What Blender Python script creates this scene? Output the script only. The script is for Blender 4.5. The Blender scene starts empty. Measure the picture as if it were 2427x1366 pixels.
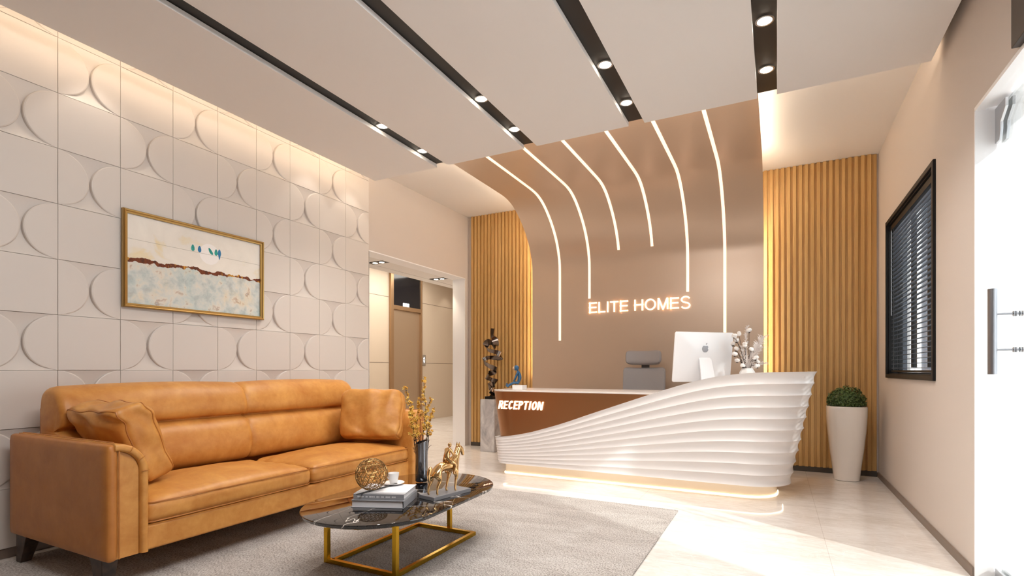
import bpy, bmesh, math, random
from mathutils import Vector, Matrix, noise as mnoise
random.seed(7)
C = bpy.context.scene
COL = C.collection
PI = math.pi

# ------------------------------------------------------------------ camera, sky, sun, exposure
F_PX = 1228.8
cam_d = bpy.data.cameras.new('camera')
cam = bpy.data.objects.new('camera', cam_d); COL.objects.link(cam)
cam.location = (0, 0, 1.0)
cam.rotation_euler = (PI/2, 0, math.atan(627.5/F_PX))
cam_d.sensor_fit = 'HORIZONTAL'; cam_d.sensor_width = 36.0
cam_d.lens = 36.0*F_PX/2427.0
cam_d.shift_y = (877.5-683.0)/2427.0
cam_d.clip_start = 0.02
C.camera = cam

w = bpy.data.worlds.new('world'); C.world = w; w.use_nodes = True
wb = w.node_tree.nodes['Background']
wb.inputs[0].default_value = (0.93, 0.96, 1.0, 1); wb.inputs[1].default_value = 2.6

def light(name, kind, loc, energy, color=(1, 1, 1), direction=(0, 0, -1), **kw):
    d = bpy.data.lights.new(name, kind); d.energy = energy; d.color = color
    for k, v in kw.items(): setattr(d, k, v)
    o = bpy.data.objects.new(name, d); COL.objects.link(o); o.location = loc
    o.rotation_euler = Vector(direction).to_track_quat('-Z', 'Y').to_euler()
    return o
light('sun', 'SUN', (6, -2, 6), 4.0, (1, 0.98, 0.95), (-1, 0.575, -0.84), angle=math.radians(1.2))
# unseen fill lamps added: one above the room's front, one in the lobby
light('front_fill_light', 'AREA', (-0.9, 1.15, 2.78), 66, (1, 1, 1), (-0.30, 0.25, -1), shape='RECTANGLE', size=1.7, size_y=0.9)
light('lobby_fill_light', 'AREA', (-5.3, 6.8, 2.86), 66, (1, 0.93, 0.84), (0, 0, -1), shape='RECTANGLE', size=1.2, size_y=3.0)

vs = C.view_settings
vs.view_transform = 'Standard'; vs.look = 'None'; vs.exposure = 0.45; vs.gamma = 1.0
vs.use_curve_mapping = False
cy = C.cycles
cy.use_denoising = True
cy.max_bounces = 10; cy.diffuse_bounces = 5; cy.glossy_bounces = 5; cy.transmission_bounces = 6; cy.transparent_max_bounces = 12
cy.caustics_reflective = False; cy.caustics_refractive = False
cy.sample_clamp_indirect = 6.0

# ------------------------------------------------------------------ materials
def lin(c):
    if max(c) > 1.0: c = [x/255.0 for x in c]
    return tuple(x/12.92 if x <= .04045 else ((x+.055)/1.055)**2.4 for x in c[:3]) + (1,)
class NT:
    def __init__(s, name):
        s.m = bpy.data.materials.new(name); s.m.use_nodes = True
        s.t = s.m.node_tree; s.b = s.t.nodes['Principled BSDF']; s.out = s.t.nodes['Material Output']
    def n(s, kind, **kw):
        nd = s.t.nodes.new(kind)
        for k, v in kw.items():
            if k in nd.inputs: s.put(nd.inputs[k], v)
            else: setattr(nd, k, v)
        return nd
    def put(s, sock, v):
        if isinstance(v, bpy.types.NodeSocket): s.t.links.new(v, sock)
        else: sock.default_value = v
    def set(s, **kw):
        for k, v in kw.items(): s.put(s.b.inputs[k.replace('_', ' ')], v)
    def math(s, op, a, b=0.0, c=None, clamp=False):
        nd = s.t.nodes.new('ShaderNodeMath'); nd.operation = op; nd.use_clamp = clamp
        s.put(nd.inputs[0], a); s.put(nd.inputs[1], b)
        if c is not None: s.put(nd.inputs[2], c)
        return nd.outputs[0]
    def coord(s, scale=(1, 1, 1), rot=(0, 0, 0), loc=(0, 0, 0)):
        tc = s.t.nodes.new('ShaderNodeTexCoord'); mp = s.t.nodes.new('ShaderNodeMapping')
        s.t.links.new(tc.outputs['Object'], mp.inputs[0])
        mp.inputs['Scale'].default_value = scale; mp.inputs['Rotation'].default_value = rot; mp.inputs['Location'].default_value = loc
        return mp.outputs[0]
    def noise(s, vec, scale=5, detail=4, rough=.55, dist=0.0):
        nd = s.t.nodes.new('ShaderNodeTexNoise'); s.put(nd.inputs['Vector'], vec)
        nd.inputs['Scale'].default_value = scale; nd.inputs['Detail'].default_value = detail
        nd.inputs['Roughness'].default_value = rough; nd.inputs['Distortion'].default_value = dist
        return nd.outputs[0]
    def ramp(s, fac, stops, interp='LINEAR'):
        nd = s.t.nodes.new('ShaderNodeValToRGB'); nd.color_ramp.interpolation = interp
        s.put(nd.inputs[0], fac); els = nd.color_ramp.elements
        while len(els) < len(stops): els.new(.5)
        for e, (p, c) in zip(els, stops):
            e.position = p; e.color = c if len(c) == 4 else lin(c)
        return nd.outputs[0]
    def mix(s, fac, a, b, mode='MIX'):
        nd = s.t.nodes.new('ShaderNodeMix'); nd.data_type = 'RGBA'; nd.blend_type = mode
        s.put(nd.inputs[0], fac); s.put(nd.inputs[6], a); s.put(nd.inputs[7], b)
        return nd.outputs[2]
    def bump(s, h, strength=.2, dist=.002):
        nd = s.t.nodes.new('ShaderNodeBump'); nd.inputs['Strength'].default_value = strength; nd.inputs['Distance'].default_value = dist
        s.put(nd.inputs['Height'], h); s.t.links.new(nd.outputs[0], s.b.inputs['Normal'])
def M(name, col, rough=.5, metal=0.0, spec=None, coat=None, emit=None, es=1.0, bump=None, vary=None):
    t = NT(name)
    t.set(Base_Color=lin(col), Roughness=rough, Metallic=metal)
    if spec is not None: t.set(Specular_IOR_Level=spec)
    if coat: t.set(Coat_Weight=coat, Coat_Roughness=.05)
    if emit: t.set(Emission_Color=tuple(emit)+(1,), Emission_Strength=es)
    if vary:
        a, b, sc = vary
        n = t.noise(t.coord(), sc, 5)
        t.put(t.b.inputs['Base Color'], t.ramp(n, [(.3, a), (.7, b)]))
    if bump:
        sc, st, di = bump
        t.bump(t.noise(t.coord(), sc, 4), st, di)
    return t.m

m_wall = M('wall_paint', (204, 193, 184), .85, bump=(160, .12, .002))
m_ceil = M('ceiling_paint', (228, 223, 218), .9)
m_tile = M('tile_plaster', (212, 204, 197), .42, spec=.35)
m_white = M('white_lacquer', (222, 217, 215), .28, spec=.5)
m_trim = M('white_trim', (240, 238, 238), .5)
m_slab = M('ceiling_board', (232, 228, 225), .85, bump=(220, .06, .001))
m_rod = M('door_steel', (150, 150, 154), .35, 1.0)
m_blackstrip = M('black_strip', (26, 23, 20), .45)
m_blackmetal = M('black_metal', (20, 19, 19), .5, spec=.25)
m_dark = M('dark_panel', (52, 38, 28), .5)
m_steel = M('brushed_steel', (190, 190, 192), .28, 1.0)
m_base = M('baseboard_grey', (120, 104, 92), .4)
m_base2 = M('slat_plinth', (74, 68, 62), .5)
m_gold = M('brushed_gold', (205, 160, 45), .24, 1.0)
m_goldframe = M('gold_frame', (184, 150, 92), .32, 1.0)
m_rose = M('polished_brass', (222, 184, 130), .14, 1.0)
m_antique = M('antique_brass_wire', (148, 118, 76), .3, 1.0)
m_legwood = M('dark_wood', (52, 38, 30), .45, vary=((34, 25, 20), (74, 54, 42), 30))
m_ceramic = M('white_ceramic', (236, 234, 232), .22)
m_planter = M('planter_glaze', (232, 224, 216), .18, coat=.5)
m_leaf = M('box_leaf', (58, 84, 36), .5, vary=((30, 50, 20), (96, 118, 56), 60))
m_soil = M('soil', (50, 38, 28), .9)
m_twig = M('dark_twig', (58, 42, 34), .8)
m_yellow = M('yellow_blossom', (240, 196, 80), .6, vary=((226, 168, 52), (248, 216, 116), 40))
m_cotton = M('cotton', (244, 240, 236), .95)
m_feather = M('feather_grass', (232, 222, 216), .95)
m_blue = M('blue_glaze', (30, 76, 112), .35, vary=((22, 58, 90), (46, 98, 136), 25))
m_tan = M('tan_clay', (196, 160, 122), .6)
m_grey = M('grey_fabric', (160, 155, 154), .9, bump=(500, .3, .002))
m_greydark = M('charcoal_plastic', (70, 66, 64), .5)
m_slate = M('grey_slate', (118, 116, 118), .5)
m_bookgrey = M('book_grey', (138, 138, 142), .5)
m_bookwhite = M('book_white', (226, 224, 226), .6)
m_ink = M('book_black', (38, 36, 36), .5)
m_comp = M('monitor_white', (244, 244, 246), .2, coat=.3)
m_logo = M('emblem_grey', (168, 168, 172), .25, .6)
m_screen = M('screen_black', (12, 12, 14), .1)
m_vase = M('smoked_glass_vase', (120, 122, 128), .07, .92)
m_sculpt = M('twisted_metal', (112, 100, 92), .2, 1.0)
m_liftdoor = M('bronze_lift_door', (184, 162, 138), .32, .7)
m_liftframe = M('bronze_lift_frame', (172, 140, 106), .35, .7)
m_blackglass = M('black_glass', (24, 24, 28), .12)
m_lobby = M('lobby_stone', (196, 180, 160), .45)
m_plinth = M('desk_plinth', (232, 222, 206), .35)
m_counter = M('counter_white', (226, 218, 212), .25)
m_led = M('warm_led', (255, 240, 220), .5, emit=(1.0, .62, .42), es=1.12)
m_sign = M('lit_letters', (255, 240, 220), .5, emit=(1.0, .64, .44), es=1.3)
m_ledhot = M('hidden_led', (255, 230, 200), .5, emit=(1.0, .82, .60), es=4.5)
m_ledbase = M('base_led', (255, 230, 200), .5, emit=(1.0, .80, .54), es=2.6)
m_ledfront = M('front_edge_led', (255, 230, 200), .5, emit=(1.0, .82, .62), es=24.0)
m_ledcove = M('cove_led', (255, 230, 200), .5, emit=(1.0, .79, .56), es=8.0)
m_ledpanel = M('panel_edge_led', (255, 230, 200), .5, emit=(1.0, .84, .64), es=38.0)
m_lens = M('lamp_lens', (255, 250, 240), .4, emit=(1.0, .88, .70), es=24.0)
m_display = M('lit_display', (255, 255, 255), .4, emit=(1, 1, 1), es=2.0)
m_outwall = M('outside_wall', (92, 98, 108), .8)
m_outwhite = M('outside_white', (245, 245, 245), .8)
m_pave = M('outside_paving', (236, 234, 232), .9, bump=(60, .3, .01))

def bronze():
    t = NT('bronze_lacquer')
    t.set(Base_Color=lin((210, 186, 163)), Metallic=.27, Roughness=.32)
    t.set(Coat_Weight=.08, Coat_Roughness=.2)
    return t.m
m_bronze = bronze()
def bronze2():
    t = NT('desk_bronze')
    t.set(Base_Color=lin((168, 120, 82)), Metallic=.88, Roughness=.36)
    return t.m
m_bronze2 = bronze2()

def wood():
    t = NT('oak_slat')
    v = t.coord(scale=(16, 16, .35))
    n = t.noise(v, 2.0, 6, .6, .2)
    c = t.ramp(n, [(.25, (184, 140, 80)), (.5, (206, 164, 102)), (.75, (220, 182, 122))])
    v2 = t.coord(scale=(60, 60, 1.0)); n2 = t.noise(v2, 6, 3)
    c2 = t.mix(.18, c, t.ramp(n2, [(.35, (132, 88, 40)), (.65, (226, 182, 112))]))
    t.set(Base_Color=c2, Roughness=.5)
    t.bump(n2, .05, .0006)
    return t.m
m_wood = wood()

def leather(name, dark, light_, extra=0.0):
    t = NT(name)
    n = t.noise(t.coord(), 5.5, 8, .62, .4)
    n2 = t.noise(t.coord(), 26, 5, .6)
    c = t.ramp(n, [(.3, dark), (.7, light_)])
    c = t.mix(.25, c, t.ramp(n2, [(.3, dark), (.7, light_)]))
    t.set(Base_Color=c, Roughness=.42)
    t.set(Specular_IOR_Level=.45)
    big = t.noise(t.coord(), 9, 3, .5)
    fine = t.noise(t.coord(), 420, 2, .5)
    h = t.math('ADD', t.math('MULTIPLY', big, 6.0), t.math('MULTIPLY', fine, .35))
    t.bump(h, .25, .0016)
    return t.m
m_leather = leather('tan_leather', (174, 108, 42), (214, 156, 82))
m_leather2 = leather('tan_leather_shade_and_piping', (160, 96, 38), (186, 122, 58))  # darker leather copy: shade of the side panels put into colour; also piping

def marble_floor():
    t = NT('polished_stone_floor')
    v = t.coord(scale=(1, 1, 1))
    n = t.noise(t.coord(scale=(1.0, 2.6, 1), rot=(0, 0, .35)), 1.6, 9, .62, 1.2)
    c = t.ramp(n, [(.3, (208, 199, 190)), (.48, (224, 217, 211)), (.6, (232, 227, 222)), (.75, (216, 208, 200))])
    n2 = t.noise(t.coord(scale=(2, 7, 1), rot=(0, 0, .3)), 6, 6, .7, .8)
    c = t.mix(.3, c, t.ramp(n2, [(.35, (200, 188, 177)), (.6, (238, 235, 231))]))
    vein = t.noise(t.coord(scale=(1, 1.8, 1), rot=(0, 0, .5)), 2.2, 7, .6, 2.0)
    vv = t.math('ABSOLUTE', t.math('SUBTRACT', vein, .5))
    c = t.mix(t.math('MULTIPLY', t.math('LESS_THAN', vv, .006), .3), c, lin((244, 240, 236)))
    # tile joints
    sx = t.n('ShaderNodeSeparateXYZ'); t.put(sx.inputs[0], t.coord())
    def joint(s, period, off):
        f = t.math('FRACT', t.math('DIVIDE', t.math('ADD', s, off), period))
        return t.math('LESS_THAN', f, .0025/period)
    j = t.math('MAXIMUM', joint(sx.outputs[0], 1.2, 40.55), joint(sx.outputs[1], .8, 40.43))
    c = t.mix(t.math('MULTIPLY', j, .45), c, lin((150, 138, 126)))
    t.set(Base_Color=c, Roughness=.06)
    t.set(Specular_IOR_Level=.55)
    return t.m
m_floor = marble_floor()

def black_marble():
    t = NT('black_marble')
    a = t.noise(t.coord(scale=(1, .7, 1), rot=(0, 0, .6)), 1.5, 5, .5, 1.4)
    va = t.math('ABSOLUTE', t.math('SUBTRACT', a, .5))
    k = t.ramp(va, [(0, (220, 212, 204)), (.0015, (110, 100, 94)), (.004, (14, 13, 14))])
    b = t.noise(t.coord(scale=(1.3, 1, 1), rot=(0, 0, -.5), loc=(4, 2, 0)), 2.6, 5, .55, 1.4)
    vb = t.math('ABSOLUTE', t.math('SUBTRACT', b, .5))
    k2 = t.ramp(vb, [(0, (120, 112, 106)), (.003, (10, 9, 10))])
    t.set(Base_Color=t.mix(.5, k, k2, 'ADD'), Roughness=.03)
    t.set(Specular_IOR_Level=.5, Coat_Weight=.6, Coat_Roughness=.02, Coat_IOR=1.5)
    return t.m
m_bmarble = black_marble()

def grey_marble():
    t = NT('grey_marble')
    a = t.noise(t.coord(scale=(1, 1, .6), rot=(.5, .6, 0)), 4, 9, .65, 1.8)
    t.set(Base_Color=t.ramp(a, [(.3, (150, 148, 152)), (.5, (196, 192, 192)), (.65, (220, 218, 216)), (.8, (166, 164, 166))]), Roughness=.3)
    return t.m
m_gmarble = grey_marble()

def rug_mat():
    t = NT('rug_pile')
    n = t.noise(t.coord(scale=(1, 2.2, 1), rot=(0, 0, .5)), 3.2, 8, .68, .6)
    c = t.ramp(n, [(.30, (140, 129, 122)), (.48, (184, 175, 168)), (.66, (212, 206, 201))])
    f = t.noise(t.coord(scale=(1.4, 1, 1), rot=(0, 0, .4)), 95, 4, .75)
    c = t.mix(.6, c, t.ramp(f, [(.38, (106, 95, 88)), (.58, (230, 225, 220))]))
    t.set(Base_Color=c, Roughness=.95)
    t.set(Specular_IOR_Level=.1)
    f2 = t.noise(t.coord(), 190, 3, .7)
    t.bump(f2, .9, .008)
    return t.m
m_rug = rug_mat()

def glass():
    t = NT('clear_glass')
    tr = t.n('ShaderNodeBsdfTransparent'); tr.inputs[0].default_value = (.95, .975, .97, 1)
    gl = t.n('ShaderNodeBsdfGlossy'); gl.inputs['Roughness'].default_value = .02
    lw = t.n('ShaderNodeFresnel'); lw.inputs['IOR'].default_value = 1.45
    mx = t.n('ShaderNodeMixShader')
    t.put(mx.inputs[0], t.math('MULTIPLY', lw.outputs[0], .5)); t.put(mx.inputs[1], tr.outputs[0]); t.put(mx.inputs[2], gl.outputs[0])
    t.put(t.out.inputs['Surface'], mx.outputs[0])
    return t.m
m_glass = glass()

# ------------------------------------------------------------------ mesh helpers
class MB:
    def __init__(s): s.v = []; s.f = []
    def add(s, vs_, fs):
        k = len(s.v); s.v += [tuple(p) for p in vs_]; s.f += [tuple(i+k for i in f) for f in fs]; return s
    def box(s, x0, x1, y0, y1, z0, z1):
        return s.add([(x0, y0, z0), (x1, y0, z0), (x1, y1, z0), (x0, y1, z0), (x0, y0, z1), (x1, y0, z1), (x1, y1, z1), (x0, y1, z1)],
                     [(0, 3, 2, 1), (4, 5, 6, 7), (0, 1, 5, 4), (1, 2, 6, 5), (2, 3, 7, 6), (3, 0, 4, 7)])
    def obox(s, c, ax, h):                 # oriented box: centre, 3 axes, half sizes
        c = Vector(c); ax = [Vector(a).normalized() for a in ax]
        pts = []
        for sz in (-1, 1):
            for sx, sy in ((-1, -1), (1, -1), (1, 1), (-1, 1)):
                pts.append(c+ax[0]*h[0]*sx+ax[1]*h[1]*sy+ax[2]*h[2]*sz)
        return s.add(pts, [(0, 3, 2, 1), (4, 5, 6, 7), (0, 1, 5, 4), (1, 2, 6, 5), (2, 3, 7, 6), (3, 0, 4, 7)])
    def prism(s, poly, fn0, fn1):          # poly of 2-D points, two maps to 3-D
        n = len(poly)
        vs_ = [fn0(*p) for p in poly]+[fn1(*p) for p in poly]
        return s.add(vs_, [tuple(range(n-1, -1, -1)), tuple(range(n, 2*n))]+[(i, (i+1) % n, n+(i+1) % n, n+i) for i in range(n)])
    def loft(s, rings, closed=True, caps=True):
        n = len(rings[0]); vs_ = [p for r in rings for p in r]; fs = []
        for i in range(len(rings)-1):
            for j in range(n if closed else n-1):
                a = i*n+j; b = i*n+(j+1) % n
                fs.append((a, b, b+n, a+n))
        if caps and closed:
            fs.append(tuple(range(n-1, -1, -1))); fs.append(tuple(range((len(rings)-1)*n, len(rings)*n)))
        return s.add(vs_, fs)
    def lathe(s, prof, c=(0, 0, 0), n=32, sx=1, sy=1, caps=True):
        return s.loft([[(c[0]+r*sx*math.cos(2*PI*k/n), c[1]+r*sy*math.sin(2*PI*k/n), c[2]+z) for k in range(n)] for r, z in prof], True, caps)
    def tube(s, pts, r, n=8, closed=False, caps=True):
        pts = [Vector(p) for p in pts]; N = len(pts)
        rr = r if isinstance(r, (list, tuple)) else [r]*N
        up = None; rings = []
        for i, p in enumerate(pts):
            if closed: d = pts[(i+1) % N]-pts[i-1]
            else: d = pts[min(i+1, N-1)]-pts[max(i-1, 0)]
            d.normalize()
            if up is None:
                up = Vector((0, 0, 1)) if abs(d.z) < .9 else Vector((1, 0, 0))
            a = d.cross(up)
            if a.length < 1e-5: a = d.orthogonal()
            a.normalize(); b = a.cross(d).normalized(); up = b
            rings.append([p+a*rr[i]*math.cos(2*PI*k/n)+b*rr[i]*math.sin(2*PI*k/n) for k in range(n)])
        if closed: rings.append(rings[0])
        return s.loft(rings, True, caps and not closed)
    def sphere(s, c, r, n=16, m=10, sc=(1, 1, 1), rot=None):
        rings = []
        for i in range(1, m):
            t = PI*i/m
            rings.append([(math.sin(t)*math.cos(2*PI*k/n), math.sin(t)*math.sin(2*PI*k/n), -math.cos(t)) for k in range(n)])
        vs_ = [(0, 0, -1)]+[p for q in rings for p in q]+[(0, 0, 1)]
        fs = [(0, 1+(k+1) % n, 1+k) for k in range(n)]
        for i in range(m-2):
            for k in range(n):
                a = 1+i*n+k; b = 1+i*n+(k+1) % n
                fs.append((a, b, b+n, a+n))
        L = 1+(m-1)*n; o = 1+(m-2)*n
        fs += [(o+k, o+(k+1) % n, L) for k in range(n)]
        out = []
        for p in vs_:
            q = Vector((p[0]*sc[0]*r, p[1]*sc[1]*r, p[2]*sc[2]*r))
            if rot: q = rot @ q
            out.append(Vector(c)+q)
        return s.add(out, fs)
    def build(s, name, mat, parent=None, smooth=0, bevel=0, bseg=2, origin=None):
        return mk(name, s.v, s.f, mat, parent, smooth, bevel, bseg, origin)
WLOC = {}
def mk(name, v, f, mat, parent=None, smooth=0, bevel=0, bseg=2, origin=None):
    me = bpy.data.meshes.new(name)
    if parent is not None: o0 = WLOC[parent.name]
    elif origin is not None: o0 = Vector(origin)
    else:
        xs = [p[0] for p in v]; ys = [p[1] for p in v]; zs = [p[2] for p in v]
        o0 = Vector(((min(xs)+max(xs))/2, (min(ys)+max(ys))/2, min(zs)))
    me.from_pydata([tuple(Vector(p)-o0) for p in v], [], f)
    bm = bmesh.new(); bm.from_mesh(me); bmesh.ops.recalc_face_normals(bm, faces=bm.faces); bm.to_mesh(me); bm.free()
    me.materials.append(mat)
    if smooth:
        me.polygons.foreach_set('use_smooth', [True]*len(me.polygons))
        me.set_sharp_from_angle(angle=math.radians(smooth))
    o = bpy.data.objects.new(name, me); COL.objects.link(o)
    if parent is not None:
        o.parent = parent; WLOC[o.name] = o0
    else:
        o.location = o0; WLOC[o.name] = o0
    if bevel:
        b = o.modifiers.new('bevel', 'BEVEL'); b.width = bevel; b.segments = bseg; b.limit_method = 'ANGLE'; b.angle_limit = math.radians(35)
        if not smooth:
            me.polygons.foreach_set('use_smooth', [True]*len(me.polygons)); me.set_sharp_from_angle(angle=math.radians(50))
            b.harden_normals = True
    return o
def tag(o, label, cat, group=None):
    o['label'] = label; o['category'] = cat
    if group: o['group'] = group
    return o
def thing(name, label, cat, loc, group=None):
    o = bpy.data.objects.new(name, None); COL.objects.link(o); o.location = loc; o.empty_display_size = .05
    WLOC[o.name] = Vector(loc)
    return tag(o, label, cat, group)
def struct(o, label=None):
    o['kind'] = 'structure'
    if label: o['label'] = label
    return o
def dup(root, loc, label, group=None):
    r = root.copy(); COL.objects.link(r); r.location = loc; r['label'] = label; WLOC[r.name] = Vector(loc)
    for ch in list(root.children):
        c = ch.copy(); COL.objects.link(c); c.parent = r
        for g in list(ch.children):
            d = g.copy(); COL.objects.link(d); d.parent = c
    return r
def skin(chains, levels=2):
    """chains: (points, radii) lists; points that coincide are shared. Returns verts, faces of one grown surface."""
    key = {}; V = []; R = []; E = set()
    for pts, rad in chains:
        prev = None
        for p, r in zip(pts, rad):
            k = tuple(round(x, 5) for x in p)
            if k not in key: key[k] = len(V); V.append(k); R.append(r if isinstance(r, tuple) else (r, r))
            i = key[k]
            if prev is not None and prev != i: E.add((prev, i))
            prev = i
    me = bpy.data.meshes.new('skin_tmp'); me.from_pydata(V, list(E), [])
    o = bpy.data.objects.new('skin_tmp', me); COL.objects.link(o)
    sk = o.modifiers.new('s', 'SKIN'); sk.use_smooth_shade = True
    sv = me.skin_vertices[0].data
    for i, r in enumerate(R): sv[i].radius = r
    sv[0].use_root = True
    ss = o.modifiers.new('u', 'SUBSURF'); ss.levels = levels; ss.render_levels = levels
    dg = bpy.context.evaluated_depsgraph_get(); e = o.evaluated_get(dg); m2 = e.to_mesh()
    v = [tuple(x.co) for x in m2.vertices]; f = [tuple(p.vertices) for p in m2.polygons]
    e.to_mesh_clear(); bpy.data.objects.remove(o); bpy.data.meshes.remove(me)
    return v, f
def rbox(hx, hy, hz, r, n=14, crown=0.0, fn=None):
    """rounded box centred on the origin, faces crowned; fn displaces each point"""
    out = MB(); g = [math.sin((i/n-.5)*PI)*.5*1.0 for i in range(n+1)]
    g = [x*2 for x in g]
    H = (hx, hy, hz); idx = {}; V = []; Fs = []
    def vert(p):
        k = tuple(round(x, 6) for x in p)
        if k not in idx: idx[k] = len(V); V.append(Vector(p))
        return idx[k]
    for ax in range(3):
        a, b = (ax+1) % 3, (ax+2) % 3
        for sgn in (-1, 1):
            for i in range(n):
                for j in range(n):
                    q = []
                    for di, dj in ((0, 0), (1, 0), (1, 1), (0, 1)):
                        p = [0, 0, 0]; p[ax] = sgn; p[a] = g[i+di]; p[b] = g[j+dj]
                        q.append(vert(p))
                    Fs.append(tuple(q) if sgn > 0 else tuple(reversed(q)))
    res = []
    for p in V:
        u = p.copy()
        P = Vector((p.x*hx, p.y*hy, p.z*hz))
        Q = Vector([max(-(H[i]-r), min(H[i]-r, P[i])) for i in range(3)])
        d = P-Q
        if d.length > 1e-9: P = Q+d.normalized()*r
        if crown:
            P.z += crown*(1 if u.z > 0 else -.3)*max(0, 1-u.x**2)**.8*max(0, 1-u.y**2)**.8*abs(u.z)
        if fn: P = fn(P, u)
        res.append(P)
    return res, Fs

# ------------------------------------------------------------------ the setting
XL, XR, YB, ZC = -3.66, 0.85, 5.90, 3.03
X2_ = XR+.25
struct(MB().box(-6.3, 1.1, -2.5, 9.7, -.12, 0).build('floor', m_floor, origin=(0, 0, 0)))
struct(MB().box(1.1, 9.0, -4, 11, -.14, -.02).build('outside_ground', m_pave))
struct(MB().box(XL-.18, XR+.25, -2.5, 6.1, ZC, ZC+.1).build('ceiling', m_ceil))
wl = MB(); wl.box(XL-.18, XL, -2.5, 4.0, 0, ZC).box(XL-.18, XL, 4.0, 5.80, 2.205, ZC).box(XL-.18, XL, 5.80, 9.7, 0, ZC)
struct(wl.build('wall_left', m_wall))
struct(MB().box(XL, XR, YB, YB+.2, 0, ZC).build('wall_back', m_wall))
struct(MB().box(XL-.18, X2_, -2.7, -2.5, 0, ZC).build('wall_front', m_wall))
wr = MB(); wy0, wy1, wz0, wz1 = 3.95, 5.423, .959, 2.243
dy0, dy1, dz1 = 2.15, 3.235, 2.26
X2 = XR+.25
XW = XR+.10
wr.box(XR, XW, wy1, 6.1, 0, ZC).box(XR, XW, 3.55, wy0, 0, ZC).box(XR, X2, dy1, 3.55, 0, ZC).box(XR, XW, wy0, wy1, 0, wz0).box(XR, XW, wy0, wy1, wz1, ZC)
wr.box(XR, X2, dy0, dy1, dz1, ZC).box(XR, X2, -2.5, dy0, 0, ZC)
struct(wr.build('wall_right', m_wall))
struct(MB().box(XR-.012, XR, dy1, 5.87, 0, .045).build('baseboard_right', m_base))
struct(MB().box(XL-.002, XL+.018, -2.5, 4.0, 0, .05).build('baseboard_left', m_base))
# lobby beyond the opening
struct(MB().box(-6.46, -6.26, 2.6, 9.7, 0, 2.95).build('wall_lobby', m_lobby))
struct(MB().box(-6.3, XL-.18, 9.6, 9.8, 0, 2.95).build('wall_lobby_end', m_lobby))
struct(MB().box(-6.3, XL-.18, 2.4, 2.6, 0, 2.95).build('wall_lobby_front', m_lobby))
struct(MB().box(-6.4, XL-.18, 2.4, 9.8, 2.95, 3.0).build('ceiling_lobby', m_ceil))
cs = MB().box(-4.115, XL-.18, 2.6, 9.6, 2.208, 2.4).box(-4.27, -4.12, 2.6, 9.6, 2.205, 2.4)
struct(cs.build('ceiling_passage', m_ceil))
jn = MB()
for z in (1.135, 2.326): jn.box(-6.26, -6.2585, 2.6, 7.35, z-.004, z+.004).box(-6.26, -6.2585, 8.29, 9.6, z-.004, z+.004)
struct(jn.build('trim_1', m_base))
t = MB().box(XL-.186, XL+.004, 5.795, 5.803, 0, 2.21).box(XL-.186, XL+.004, 3.99, 5.803, 2.2, 2.21).box(XL-.186, XL, 3.995, 4.003, 0, 2.21)
struct(t.build('trim_2', m_trim))
# ---- raised tile wall: one patterned surface
P_ = .3148
def tiles():
    mb = MB(); xb, xt, g, ch = XL+.002, XL+.030, .0008, .0030
    mb.box(XL, xb+.001, -2.3, 3.987, .05, 3.028)
    def plate(poly, top, flat=None):
        n = len(poly); c = [sum(p[0] for p in poly)/n, sum(p[1] for p in poly)/n]
        def ins(p, d):
            v = Vector((p[0]-c[0], p[1]-c[1])); L = v.length
            if flat is not None: d *= .12+.88*min(1.0, abs(p[0]-flat)/.05)
            return (p[0]-v.x/L*d, p[1]-v.y/L*d)
        q = ch if flat is None else .009
        mb.loft([[(xb, *p) for p in poly], [(top-q, *p) for p in poly], [(top-q*.3, *ins(p, q*.3)) for p in poly], [(top, *ins(p, q)) for p in poly]], True, False)
        k = len(mb.v)-n; mb.f.append(tuple(range(k, k+n)))
    for r in range(0, 10):
        z0, z1 = .0542+P_*r, min(.0542+P_*(r+1), 3.028)
        for c in range(-12, 8):
            y0 = 1.447+P_*c; y1 = y0+P_
            a, b, d, e = y0+g, y1-g, z0+g, z1-g
            if (r+c) % 2 == 0:
                rows_ = []
                for k in range(19):
                    zz = d+(e-d)*k/18; s_ = (zz-(z0+P_/2))/(P_/2)
                    rows_.append((xt-.0005-.025*max(0, 1-s_*s_)**.9, zz))
                mb.loft([[(x_, a, zz), (x_, b, zz)] for x_, zz in rows_], False, False)
                R = P_/2-g; zc = z0+P_/2; N = 26
                def half(sgn, ybase):
                    pts = []
                    for k in range(N+1):
                        th = -PI/2+PI*k/N
                        zz = zc+R*math.sin(th)
                        if zz > e: zz = e
                        pts.append((ybase+sgn*(R-.004)*math.cos(th), zz))
                    return pts
                L_ = half(1, a); plate(L_, xt, a)
                R_ = half(-1, b); plate(R_[::-1], xt, b)
            else:
                plate([(a, d), (b, d), (b, e), (a, e)], xt)
    return mb
o = tiles().build('wall_left_tiles', m_tile, smooth=20)
struct(o, 'raised plaster tiles with rounded ends covering the left wall')

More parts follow.
